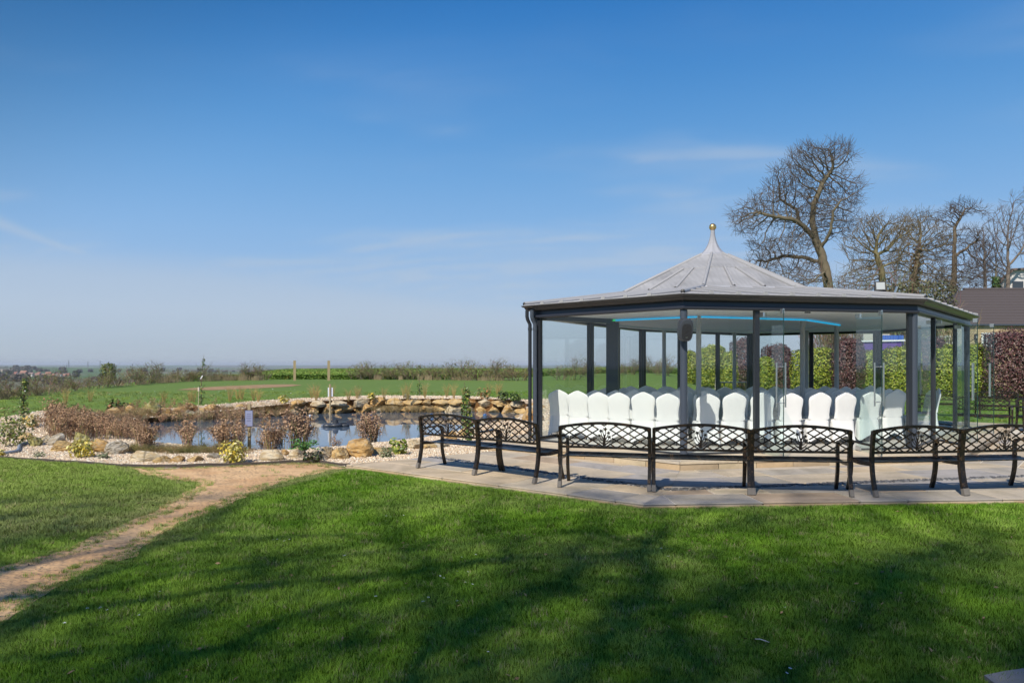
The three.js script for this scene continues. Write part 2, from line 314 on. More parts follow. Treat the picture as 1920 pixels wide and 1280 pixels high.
// ------------------------------------------------------------------ lawn, gravel, worn path
const inGravel = (x, z) => inside(GRAVEL, x, z) && !inside(POND, x, z);
function sheet(name, x0, x1, z0, z1, step, keep, lift, material, label) {
  const mb = new MB(), ids = new Map(), id = (i, j) => { const k = i * 10000 + j; if (!ids.has(k)) { const X = x0 + i * step, Z = z0 + j * step; ids.set(k, mb.v(V(X, Z, H(X, Z) + lift), [X, Z])); } return ids.get(k); };
  for (let i = 0; i < (x1 - x0) / step; i++) for (let j = 0; j < (z1 - z0) / step; j++) if (keep(x0 + (i + 0.5) * step, z0 + (j + 0.5) * step)) { const a = id(i, j), b = id(i + 1, j), c = id(i + 1, j + 1), d = id(i, j + 1); mb.i.push(a, b, c, a, c, d); }
  return structure(tag(mb.build(name, material), label));
}
sheet('lawn', -60, 66, -30, 78, 1, (x, z) => !(inside(POND, x, z) || edgeDist(POND, x, z) < 0.8 || (z > 24 && x < lerp(-19.5, -27, (z - 27) / 28) - 2)), 0, M.lawn, 'mown green lawn round the pond and the paved terrace');
sheet('gravel_bed', -18, 4, 10, 36, 0.25, (x, z) => inGravel(x, z) && !inside(POND, x, z), 0.012, M.gravelBed, 'pale buff gravel bed round the pond');
{
  const mb = new MB(), R = rng(5), out = [];
  PATH.forEach((p, i) => { const q = PATH[(i + 1) % PATH.length], n = Math.max(1, Math.round(Math.hypot(q[0] - p[0], q[1] - p[1]) / 0.12)); for (let k = 0; k < n; k++) { const x = lerp(p[0], q[0], k / n), z = lerp(p[1], q[1], k / n), w = 0.22; out.push(new THREE.Vector2(x + w * (fbm(x * 3, z * 3, 1, 3) - 0.5), z + w * (fbm(x * 3, z * 3, 8, 3) - 0.5) + 0.05 * (R() - 0.5))); } });
  for (const t of THREE.ShapeUtils.triangulateShape(out, [])) mb.i.push(...t);
  for (const p of out) mb.v(V(p.x, p.y, 0.006), [p.x, p.y]);
  structure(tag(mb.build('path', M.soil), 'worn bare earth path across the lawn to the gravel'));
  const far = new MB(), pts = [[330, 731], [360, 727.5], [420, 724], [500, 720.8], [548, 720.5], [566, 722], [540, 725], [480, 728], [400, 731.5]].map(([x, y]) => ground(x, y));
  far.poly(pts.map(([x, z]) => V(x, z, H(x, z) + 0.01)), pts);
  structure(tag(far.build('bare_ground', mat({ rgb: [0.55, 0.55, 0.52], map: soilTex, roughness: 1 })), 'strip of bare brown earth in the far lawn'));
}

// grass: tufts of bent blades, thick near the camera
function tuft(seed, n, h, spread, wide) {
  const R = rng(seed), mb = new MB();
  for (let k = 0; k < n; k++) {
    const a = R() * 6.283, r = Math.sqrt(R()) * spread, x = Math.cos(a) * r, z = Math.sin(a) * r, d = R() * 6.283, lean = (0.15 + R() * 0.75) * h, hh = h * (0.55 + 0.6 * R()), w = wide * (0.7 + 0.6 * R());
    const dx = Math.cos(d), dz = Math.sin(d), px = -dz * w / 2, pz = dx * w / 2, m = 0.55, B = new THREE.Vector3(x, 0, z), C = new THREE.Vector3(x + dx * lean * 0.35, hh * m, z + dz * lean * 0.35), T = new THREE.Vector3(x + dx * lean, hh * 0.95, z + dz * lean);
    const n1 = new THREE.Vector3(-dx * 0.35, 0.9, -dz * 0.35).normalize();
    const ids = [[B, -1], [B, 1], [C, -0.8], [C, 0.8]].map(([p, s]) => mb.v(new THREE.Vector3(p.x + px * s, p.y, p.z + pz * s), [0, 0], null, n1)), t = mb.v(T, [0, 0], null, n1);
    mb.i.push(ids[0], ids[1], ids[3], ids[0], ids[3], ids[2], ids[2], ids[3], t);
  }
  return mb.geo();
}
{
  const R = rng(77), lists = [[], [], []], q = new THREE.Quaternion(), e = new THREE.Euler(), s = new THREE.Vector3();
  const put = (X, Z, size) => {
    const dPath = inside(PATH, X, Z) ? edgeDist(PATH, X, Z) : -1;
    if (dPath > 0.05 && !(dPath < 0.22 && R() < 0.25) && R() > 0.003) return;
    if (inside(PATIO, X, Z) || inGravel(X, Z) || edgeDist(PATIO, X, Z) < 0.015) return;
    const leftOfPath = smooth(0.4, -0.6, (X + 5.2) * 5.9 - (Z - 5.6) * 2.5);
    const n = fbm(X * 0.9, Z * 0.9, 3, 3), n2 = fbm(X * 4, Z * 4, 9, 2), dry = clamp((X < -1.5 ? 1.0 * leftOfPath : 0) + 0.08 + 1.3 * (n - 0.5) + 0.5 * (n2 - 0.5)) * 0.9;
    const wear = smooth(0.5, 0, edgeDist(PATH, X, Z));
    let c = mixc([0.10, 0.22, 0.013], [0.195, 0.35, 0.026], clamp(0.5 + 1.6 * (n2 - 0.5) + 0.3 * (R() - 0.5)));
    c = mixc(c, [0.36, 0.355, 0.15], clamp(dry * 0.8 + wear * 0.3) * (0.6 + 0.4 * R()));
    const patch = fbm(X * 0.45 + 7, Z * 0.45, 5, 3); c = mixc(c, [0.24, 0.36, 0.05], 0.55 * smooth(0.5, 0.68, patch)); c = mixc(c, [0.07, 0.15, 0.02], 0.5 * smooth(0.45, 0.3, patch));
    if (R() < 0.05) c = [0.34, 0.3, 0.15];
    if (wear > 0.3 && R() < wear * 0.5) return;
    const k = size * (edgeDist(PATIO, X, Z) < 0.22 ? 0.6 : 1) * (0.7 + 0.65 * R()) * (0.85 + 0.4 * n2) * (1 - 0.35 * wear);
    q.setFromEuler(e.set((R() - 0.5) * 0.3, R() * 6.283, (R() - 0.5) * 0.3)); s.set(k, k * (0.8 + 0.5 * R()), k);
    lists[Math.floor(R() * 3)].push({ m: new THREE.Matrix4().compose(V(X, Z, H(X, Z)), q, s), c });
  };
  const band = (z0, z1, per, size, xMin = -1e9, xMax = 1e9) => { const n = Math.round(per * (z1 - z0) * 1.46 * (z0 + z1) / 2); for (let k = 0; k < n; k++) { const Z = Math.sqrt(lerp(z0 * z0, z1 * z1, R())), X = (R() * 2 - 1) * Z * 0.73; if (X > xMin && X < xMax) put(X, Z, size); } };
  band(2.9, 5.0, 2500, 0.86); band(5.0, 7.5, 1800, 0.98); band(7.5, 10.2, 1250, 1.15); band(10.2, 14.5, 1150, 1.02, -1e9, 0.6); band(12, 18, 260, 1.5, 6);
  for (let k = 0; k < 6000; k++) { const Z = 22 + R() * 16, X = (R() * 2 - 1) * Z * 0.75; if (!inside(POND, X, Z) && edgeDist(POND, X, Z) > 1.5) put(X, Z, 1.6); }
  [[31, 36, 0.036, 0.045, 0.0026], [32, 30, 0.042, 0.05, 0.0028], [33, 40, 0.03, 0.05, 0.0025]].forEach(([sd, n, h, sp, w], i) => scatter('grass', tuft(sd, n, h, sp, w), M.leafWhite, lists[i], 'short green blades of the mown lawn', 'grass'));
}
{
  const R = rng(9), mb = new MB(), list = [], put = (px, py, s = 0.72) => { const [X, Z] = ground(px, py); list.push({ m: M4(V(X, Z, H(X, Z) + 0.035), R() * 6, s * (0.8 + 0.5 * R()), (R() - 0.5) * 0.8) }); };
  for (let k = 0; k < 9; k++) { const a = k / 9 * 6.283; mb.poly([new THREE.Vector3(0, 0.001 * k, 0), new THREE.Vector3(Math.cos(a - 0.25) * 0.011, 0.003, Math.sin(a - 0.25) * 0.011), new THREE.Vector3(Math.cos(a) * 0.014, 0.005, Math.sin(a) * 0.014), new THREE.Vector3(Math.cos(a + 0.25) * 0.011, 0.003, Math.sin(a + 0.25) * 0.011)]); }
  for (const [x, y] of [[512, 1019], [519, 1018], [533, 1021], [542, 1018], [646, 1049], [724, 973], [732, 975], [757, 972], [825, 1088], [832, 1092], [858, 1079], [877, 1080], [866, 1052], [892, 1047], [872, 1100], [886, 1104], [704, 1127], [803, 1129], [793, 1137], [857, 1136], [577, 1116], [163, 1150], [187, 1149], [200, 1153], [260, 1163], [120, 1178], [298, 1118], [100, 938], [96, 941], [1240, 1035], [1253, 1050], [1600, 1137], [1482, 1265], [1476, 1274], [915, 1233], [1388, 1052], [1472, 1148]]) put(x, y);
  for (let k = 0; k < 130; k++) put(R() < 0.6 ? 200 + R() * 780 : 1180 + R() * 120, 716 + R() * 26, 1.9);
  scatter('daisies', mb.geo(), M.paintWhite, list, 'small white daisies dotted over the lawn', 'flowers');
  const lf = new MB(); leafAt(lf, new THREE.Vector3(0, 0, 0), new THREE.Vector3(0, 1, 0), 0.016, null, rng(2), 2.2);
  const lg = lf.geo(), lit = []; for (let k = 0; k < 420; k++) { const Z = Math.sqrt(lerp(9, 110, R())), X = (R() * 2 - 1) * Z * 0.72, v = 0.6 + 0.7 * R(); if (!inside(PATIO, X, Z) && !inGravel(X, Z)) lit.push({ m: M4(V(X, Z, (inside(PATH, X, Z) ? 0.012 : 0.03) + 0.012 * R()), R() * 6, 0.5 + 0.9 * R(), (R() - 0.5) * 1.4), c: [0.3 * v, 0.2 * v, 0.11 * v] }); }
  scatter('leaf_litter', lg, M.leafWhite, lit, 'scattered dry brown leaf scraps on the lawn and path', 'litter');
  const pg = new THREE.IcosahedronGeometry(1, 0), ps = []; for (let k = 0; k < 900; k++) { const Z = Math.sqrt(lerp(20, 170, R())), X = (R() * 2 - 1) * Z * 0.72, v = 0.7 + 0.6 * R(); if (inside(PATH, X, Z)) ps.push({ m: M4(V(X, Z, 0.008), R() * 6, new THREE.Vector3(0.006 + 0.012 * R(), 0.006, 0.006 + 0.01 * R())), c: [0.5 * v, 0.37 * v, 0.24 * v] }); }
  scatter('path_stones', pg, M.leafWhite, ps, 'small stones and clods on the bare earth path', 'stones');
  const tw = new MB(), [X, Z] = ground(1430, 1212); tw.tube([V(X - 0.035, Z + 0.03, 0.035), V(X - 0.012, Z + 0.01, 0.042), V(X + 0.012, Z - 0.012, 0.04), V(X + 0.035, Z - 0.02, 0.034)], [0.002, 0.003, 0.003, 0.002], 5);
  tag(tw.build('pale_twig', mat({ rgb: [0.6, 0.58, 0.55] })), 'small pale twig lying on the shaded lawn', 'twig');
  const sl = new MB(), sp = [[1846, 1281], [1885, 1273], [1925, 1267], [2100, 1262], [2000, 1400]].map(([x, y]) => ground(x, y));
  sl.poly(sp.map(([x, z]) => V(x, z, 0.045)), sp); sp.forEach((p, k) => { const o = sp[(k + 1) % sp.length]; sl.poly([V(...p, 0.045), V(...o, 0.045), V(...o, -0.02), V(...p, -0.02)]); });
  structure(tag(sl.build('pavement', mat({ rgb: [0.25, 0.25, 0.26], map: stoneTex })), 'corner of a grey paving slab in the near grass'));
}

// gravel stones
{
  const R = rng(12), g = new THREE.IcosahedronGeometry(1, 0), P = g.attributes.position, seen = new Map();
  for (let k = 0; k < P.count; k++) { const key = [P.getX(k), P.getY(k), P.getZ(k)].map((v) => v.toFixed(3)).join(); if (!seen.has(key)) seen.set(key, 0.7 + 0.5 * R()); const s = seen.get(key); P.setXYZ(k, P.getX(k) * s, P.getY(k) * s * 0.65, P.getZ(k) * s); }
  g.computeVertexNormals();
  const list = [];
  const tones = [[0.62, 0.49, 0.33], [0.7, 0.58, 0.42], [0.55, 0.40, 0.26], [0.8, 0.72, 0.58], [0.62, 0.46, 0.33], [0.5, 0.42, 0.33]];
  const fill = (n, x0, x1, z0, z1, size, ok) => { for (let k = 0; k < n; k++) { const X = lerp(x0, x1, R()), Z = lerp(z0, z1, R()); if (ok(X, Z)) { const c = tones[Math.floor(R() * tones.length)], v = 0.85 + 0.3 * R(); list.push({ m: M4(V(X, Z, H(X, Z) + 0.012 + R() * 0.012), R() * 6, size * (0.7 + 0.8 * R()), R() * 0.8, R() * 0.8), c: c.map((t) => t * v) }); } } };
  fill(95000, -16, 1.5, 11.6, 17.6, 0.017, inGravel); fill(42000, -17, 3.2, 17.6, 34.5, 0.026, inGravel);
  scatter('gravel', g, mat({ rgb: [1, 1, 1], roughness: 0.9 }), list, 'loose pale buff gravel stones round the pond', 'gravel');
}
{
  const e = new MB();                                          // dark edging board between lawn and gravel
  for (let k = 0; k < EDGING.length - 1; k++) { const n = 4; for (let j = 0; j < n; j++) { const at = (t) => V(lerp(EDGING[k][0], EDGING[k + 1][0], t), lerp(EDGING[k][1], EDGING[k + 1][1], t), 0.012 + 0.008 * Math.sin(k * 3 + t * 5)); e.bar(at(j / n), at((j + 1) / n), 0.028, 0.09, new THREE.Vector3(0, 1, 0)); } }
  tag(e.build('lawn_edging', mat({ rgb: [0.075, 0.06, 0.05], roughness: 0.9 })), 'thin dark edging board between lawn and pale gravel', 'edging');
}

// ------------------------------------------------------------------ pond
{
  const LEVEL = -0.15, w = new MB(), out = [];
  const curve = new THREE.CatmullRomCurve3(POND.map(([x, z]) => V(x, z)), true, 'centripetal').getPoints(90).slice(0, -1).map((p) => [p.x, -p.z]);
  for (const [x, z] of curve) out.push(new THREE.Vector2(x, z));
  for (const t of THREE.ShapeUtils.triangulateShape(out, [])) w.i.push(...t);
  for (const p of out) w.v(V(p.x, p.y, LEVEL), [p.x / 3, p.y / 3]);
  M.water.bumpMap = grain; M.water.bumpScale = 0.0012;
  structure(tag(w.build('water', M.water), 'still pond water that mirrors the blue sky'));
  const b = new MB();
  curve.forEach((p, k) => { const q = curve[(k + 1) % curve.length], c = [(p[0] + 5) * 1.02 - 5, (p[1] - 21.5) * 1.03 + 21.5]; b.poly([V(...p, LEVEL - 0.2), V(...q, LEVEL - 0.2), V(...q, H(...q) + 0.015), V(...p, H(...p) + 0.015)], [[k, 0], [k + 1, 0], [k + 1, 1], [k, 1]]); });
  structure(tag(b.build('pond_bank', mat({ rgb: [0.26, 0.2, 0.12], map: soilTex, roughness: 1 })), 'earth bank of the pond behind the rocks'));
}
// rocks
function rockGeo(seed, tone, flat = 1) {
  const R = rng(seed), g = mergeVertices(new THREE.IcosahedronGeometry(1, 7).deleteAttribute('uv').deleteAttribute('normal')), P = g.attributes.position, v = new THREE.Vector3(), col = [], uv = [];
  const cuts = Array.from({ length: 11 }, () => ({ n: new THREE.Vector3(R() - 0.5, (R() - 0.5) * 1.1, R() - 0.5).normalize(), d: 0.46 + 0.34 * R() }));
  for (let k = 0; k < P.count; k++) {
    v.fromBufferAttribute(P, k);
    const dir = v.clone();
    for (const c of cuts) { const t = v.dot(c.n); if (t > c.d) v.addScaledVector(c.n, (c.d - t) * 0.88); }
    v.addScaledVector(dir, 0.16 * (fbm(dir.x * 2 + seed, dir.y * 2, dir.z * 2, 3) - 0.5) + 0.11 * (fbm(dir.x * 7, dir.y * 7 + seed, dir.z * 7, 3) - 0.5));
    P.setXYZ(k, v.x, v.y, v.z);
    const n = fbm(v.x * 2.2 + seed * 3, v.y * 5, v.z * 2.2, 4), m = fbm(v.x * 5, v.y * 5 + 7, v.z * 5 + seed, 3);
    col.push(...mixc(mixc(tone, [tone[0] * 0.7, tone[1] * 0.62, tone[2] * 0.5], smooth(0.4, 0.65, n)), [0.42, 0.39, 0.31], 0.6 * smooth(0.55, 0.72, m)));
    uv.push(Math.atan2(dir.x, dir.z) / 3, dir.y);
  }
  g.setAttribute('color', new THREE.Float32BufferAttribute(col, 3)); g.setAttribute('uv', new THREE.Float32BufferAttribute(uv, 2));
  g.computeVertexNormals();
  return toCreasedNormals(g, 0.42);
}
const ochre = [0.60, 0.42, 0.19], pale = [0.62, 0.51, 0.34], rust = [0.57, 0.36, 0.14], greyRock = [0.47, 0.42, 0.34], moss = [0.36, 0.32, 0.11];
const toneName = new Map([[ochre, 'ochre'], [pale, 'pale buff'], [rust, 'rusty orange'], [greyRock, 'greyish'], [moss, 'mossy olive']]);
const rockSet = [ochre, pale, rust, greyRock, moss].map((t, i) => ({ t, g: [0, 1, 2].map((k) => rockGeo(11 + i * 7 + k * 3, t)) }));
function rock(X, Z, h, w, tall, deep, tone, turn, label, pick = 0) {
  const o = add('boulder', rockSet.find((r) => r.t === tone).g[pick % 3], M.rock);
  o.position.copy(V(X, Z, h)); o.scale.set(w / 2 / 0.82, tall / 0.82, deep / 2 / 0.82); o.rotation.set(0, turn, 0);
  return tag(o, label, 'boulder', 'sandstone boulders round the pond');
}
{
  const R = rng(21), front = [[58, 838, 30, 22, moss, 'by the hose end'], [80, 832, 30, 18, pale, 'behind the hose'], [104, 836, 34, 22, greyRock, 'left of the tall olive boulder'], [108, 848, 44, 24, ochre, 'lowest of the left cluster'], [143, 848, 40, 42, moss, 'tall one standing behind the yellow shrub'], [186, 849, 48, 26, rust, 'long one right of the yellow shrub'], [213, 854, 36, 26, greyRock, 'beside the long rusty boulder'], [268, 868, 44, 24, pale, 'large flat one near the edging'], [302, 869, 30, 15, ochre, 'small one right of the large pale boulder'], [328, 868, 26, 14, rust, 'small one below the reeds'], [362, 867, 36, 14, ochre, 'low one below the reeds'], [398, 861, 22, 11, greyRock, 'small one left of the yellow bush'], [500, 864, 66, 22, pale, 'long low slab right of the yellow bush'], [534, 855, 17, 13, rust, 'little one beside the long low slab'], [557, 860, 36, 25, pale, 'left of the glossy green mahonia'], [594, 860, 36, 24, greyRock, 'right of the mahonia'], [612, 862, 30, 27, pale, 'upright one right of the mahonia'], [634, 862, 44, 27, ochre, 'broad one below the sign post reflection'], [668, 858, 58, 34, rust, 'largest one in front of the water'], [706, 853, 38, 17, ochre, 'low one beside the small grey plant'], [777, 843, 34, 20, pale, 'round one by the end bench'], [803, 842, 28, 16, ochre, 'behind the end bench leg'], [826, 840, 32, 14, greyRock, 'under the end bench'], [40, 826, 24, 16, ochre, 'far left end of the rocks'], [842, 828, 30, 20, rust, 'behind the seat of the end bench'], [872, 818, 32, 20, ochre, 'seen through the lattice of the second bench']];
  for (const [px, py, w, h, tone, where] of front) { const [X, Z] = ground(px, py), s = Z / FOCAL; rock(X, Z + w * s * 0.25, h * s * 0.32, w * s * 1.05, h * s * 0.62, w * s * (0.65 + 0.25 * R()), tone, R() * 6, `${toneName.get(tone)} boulder at the pond's front, ${where}`, Math.floor(R() * 3)); }
  const left = [[215, 776, 26, 16, ochre], [246, 774, 20, 16, rust], [286, 775, 34, 24, moss], [306, 778, 30, 16, rust], [338, 772, 30, 12, ochre], [357, 768, 22, 14, rust], [371, 777, 24, 18, ochre], [396, 770, 26, 14, rust], [428, 768, 26, 12, greyRock], [452, 766, 24, 12, ochre], [478, 768, 22, 12, pale], [505, 770, 28, 14, greyRock], [533, 768, 24, 16, ochre], [562, 766, 34, 16, pale]];
  left.forEach(([px, py, w, h, tone], k) => { const Z = 24.9 + Math.max(-0.4, (px - 300) / 260 * 3.5), X = (px - 960) / FOCAL * Z, s = Z / FOCAL; rock(X, Z, EYE - (py - HORIZON) * s + h * s * 0.3, w * s * 1.0, h * s * 0.58, w * s * 0.9, tone, R() * 6, `${toneName.get(tone)} boulder on the far left bank of the pond, ${ordinal[k]} from the left`, k); });
  for (let k = 0; k < 13; k++) { const px = 300 + k * 21 + R() * 8, Z = 24.75 + (px - 300) / 260 * 3.5, tone = [ochre, rust, greyRock, pale, ochre][k % 5]; rock((px - 960) / FOCAL * Z, Z, -0.06 + 0.05 * R(), 0.45 + 0.3 * R(), 0.2, 0.6, tone, R() * 6, `${toneName.get(tone)} rock at the far left waterline of the pond, ${ordinal[k]} from the left`, k); }
  const course = (h, tall, x0, x1, wide, say) => { let X = x0, k = 0; while (X < x1) { const w = wide * (0.7 + 0.7 * R()), tone = [ochre, rust, ochre, pale, rust][Math.floor(R() * 5)], xm = X + w / 2, Z = xm < -5.5 ? 29.95 - (-5.5 - xm) * 0.68 : xm < -1.2 ? lerp(29.95, 30.05, (xm + 5.5) / 4.3) : lerp(30.05, 28.4, (xm + 1.2) / 2.3); rock(xm, Z + (R() - 0.5) * 0.12, h + (R() - 0.5) * 0.03, w * 1.06, tall * (0.7 + 0.5 * R()), 0.7, tone, R() < 0.5 ? 0.08 : 3.2, `${toneName.get(tone)} block in the pond back wall's ${say} course, ${ordinal[k] ?? 'last'} from left`, k); X += w; k++; } };
  course(-0.06, 0.22, -8.6, 1.2, 0.54, 'lower'); course(0.22, 0.17, -8.3, 1.2, 0.6, 'upper');
  for (let k = 0; k < 5; k++) { const t = k / 4; rock(lerp(1.1, 0.6, t), lerp(28.2, 23, t), 0.08, 0.7, 0.3, 0.6, [ochre, rust, pale][k % 3], R() * 6, `sandstone block on the pond's right bank by the glass corner, ${ordinal[k]} from the back`, k); }
}

// ------------------------------------------------------------------ paved terrace
{
  const patio = new THREE.Group(); patio.name = 'patio'; scene.add(patio); structure(tag(patio, 'sandstone flagged terrace ringing the glass pavilion'));
  const R = rng(33), TOP = 0.06, PL = offset(WALL, 0.85), K1 = offset(WALL, 2.58), K2 = offset(WALL, 2.42), cutA = [-2.75, 12.35], cutB = [0.35, 14.9];
  const slab = (poly, top, thick, material, name) => {
    const c = [poly.reduce((s, p) => s + p[0], 0) / poly.length, poly.reduce((s, p) => s + p[1], 0) / poly.length], mb = new MB(), lift = (R() - 0.5) * 0.004;
    const rim = poly.map(([x, z]) => { const d = Math.hypot(x - c[0], z - c[1]) || 1; return [x - (x - c[0]) / d * 0.006, z - (z - c[1]) / d * 0.006]; }), ox = R() * 9, oz = R() * 9, sw = R() < 0.5;
    const uv = (p) => (sw ? [p[1] + ox, p[0] + oz] : [p[0] + ox, p[1] + oz]);
    mb.poly(rim.map(([x, z]) => V(x, z, top + lift)), rim.map(uv));
    poly.forEach((p, k) => { const q = poly[(k + 1) % poly.length], rp = rim[k], rq = rim[(k + 1) % poly.length]; mb.poly([V(...rp, top + lift), V(...rq, top + lift), V(...q, top + lift - 0.005), V(...p, top + lift - 0.005)]); mb.poly([V(...p, top + lift - 0.005), V(...q, top + lift - 0.005), V(...q, top - thick), V(...p, top - thick)]); });
    mb.build(name, material, patio);
  };
  const tones = [0, 1, 2, 3, 4, 5, 6, 7];
  function lay(o0, o1, i1, i0, depths, wide) {
    let zone = [o0, o1, i1, i0]; if (area(zone) < 0) zone.reverse();
    const u = [o1[0] - o0[0], o1[1] - o0[1]], L = Math.hypot(...u); u[0] /= L; u[1] /= L; const v = [-u[1], u[0]];
    const D = Math.max((i0[0] - o0[0]) * v[0] + (i0[1] - o0[1]) * v[1], (i1[0] - o0[0]) * v[0] + (i1[1] - o0[1]) * v[1]);
    let d = 0, k = 0;
    while (d < D - 0.02) {
      let dd = depths[k++ % depths.length]; if (D - d - dd < 0.2) dd = D - d;
      let a = -4 + R() * 0.5;
      while (a < L + 4) {
        const w = wide * (0.62 + 0.8 * R()), g = 0.011;
        let q = [[a + g, d + g], [a + w - g, d + g], [a + w - g, d + dd - g], [a + g, d + dd - g]].map(([s, t]) => [o0[0] + u[0] * s + v[0] * t, o0[1] + u[1] * s + v[1] * t]);
        for (let e = 0; e < 4; e++) q = q.length > 2 ? clipHalf(q, zone[e], zone[(e + 1) % 4]) : q;
        if (q.length > 2) q = clipHalf(q, cutA, cutB, false);
        if (q.length > 2 && Math.abs(area(q)) > 0.003) slab(q, TOP, 0.035, flagTones[tones[Math.floor(R() * 8)]], 'flagstone');
        a += w;
      }
      d += dd;
    }
  }
  const outer = [O0, O1, O2, O3, O4];
  for (let k = 0; k < 3; k++) { lay(outer[k], outer[k + 1], K1[k + 1], K1[k], [0.62, 0.55, 0.75], 0.98); lay(K2[k], K2[k + 1], PL[k + 1], PL[k], [0.8, 0.55, 0.65], 1.05); }
  lay(O3, O4, [12.4, 22.5], K1[3], [0.9, 0.7], 1.2);
  const bed = new MB(), ring = [[-2.75, 12.35], O1, O2, O3, O4, [11.4, 22.6], ...[PL[3], PL[2], PL[1]].map((p) => p), [0.0, 14.7]];
  const sh = THREE.ShapeUtils.triangulateShape(ring.map((p) => new THREE.Vector2(...p)), []); ring.forEach((p) => bed.v(V(...p, 0.052), p)); sh.forEach((t) => bed.i.push(...t));
  bed.build('mortar_bed', M.mortar, patio);
  for (let k = 0; k < 3; k++) {                                // kerb course under the outer flags
    const a = k ? outer[k] : [-2.75, 12.35], b = outer[k + 1], L = Math.hypot(b[0] - a[0], b[1] - a[1]), u = [(b[0] - a[0]) / L, (b[1] - a[1]) / L], n = [u[1], -u[0]];
    let s = 0; while (s < L - 0.05) { const w = Math.min(L - s, 0.45 + R() * 0.55), p = (t, o) => [a[0] + u[0] * t + n[0] * o, a[1] + u[1] * t + n[1] * o]; slab([p(s + 0.004, 0.012), p(s + w - 0.004, 0.012), p(s + w - 0.004, -0.14), p(s + 0.004, -0.14)].reverse(), 0.031, 0.08, kerbTones[Math.floor(R() * 3)], 'kerb_stone'); s += w; }
  }
  // a strip of dark cobbles between the two bands of flags
  const g = new THREE.IcosahedronGeometry(1, 1), list = [];
  for (let k = 0; k < 3; k++) { const a = K1[k], b = K1[k + 1], c = K2[k], d = K2[k + 1]; for (let j = 0; j < 900; j++) { const t = R(), s = R(), X = lerp(lerp(a[0], b[0], t), lerp(c[0], d[0], t), s), Z = lerp(lerp(a[1], b[1], t), lerp(c[1], d[1], t), s); if ((cutB[0] - cutA[0]) * (Z - cutA[1]) - (cutB[1] - cutA[1]) * (X - cutA[0]) < -0.1) { const v = 0.06 + 0.3 * R() * R(); list.push({ m: M4(V(X, Z, 0.058), R() * 6, new THREE.Vector3(0.022 + R() * 0.014, 0.014, 0.018 + R() * 0.01)), c: [v, v * 0.96, v * 0.93] }); } } }
  scatter('pebbles', g, mat({ rgb: [1, 1, 1], roughness: 0.6 }), list, 'thin ring of dark cobbles set in the terrace', 'cobbles');
}

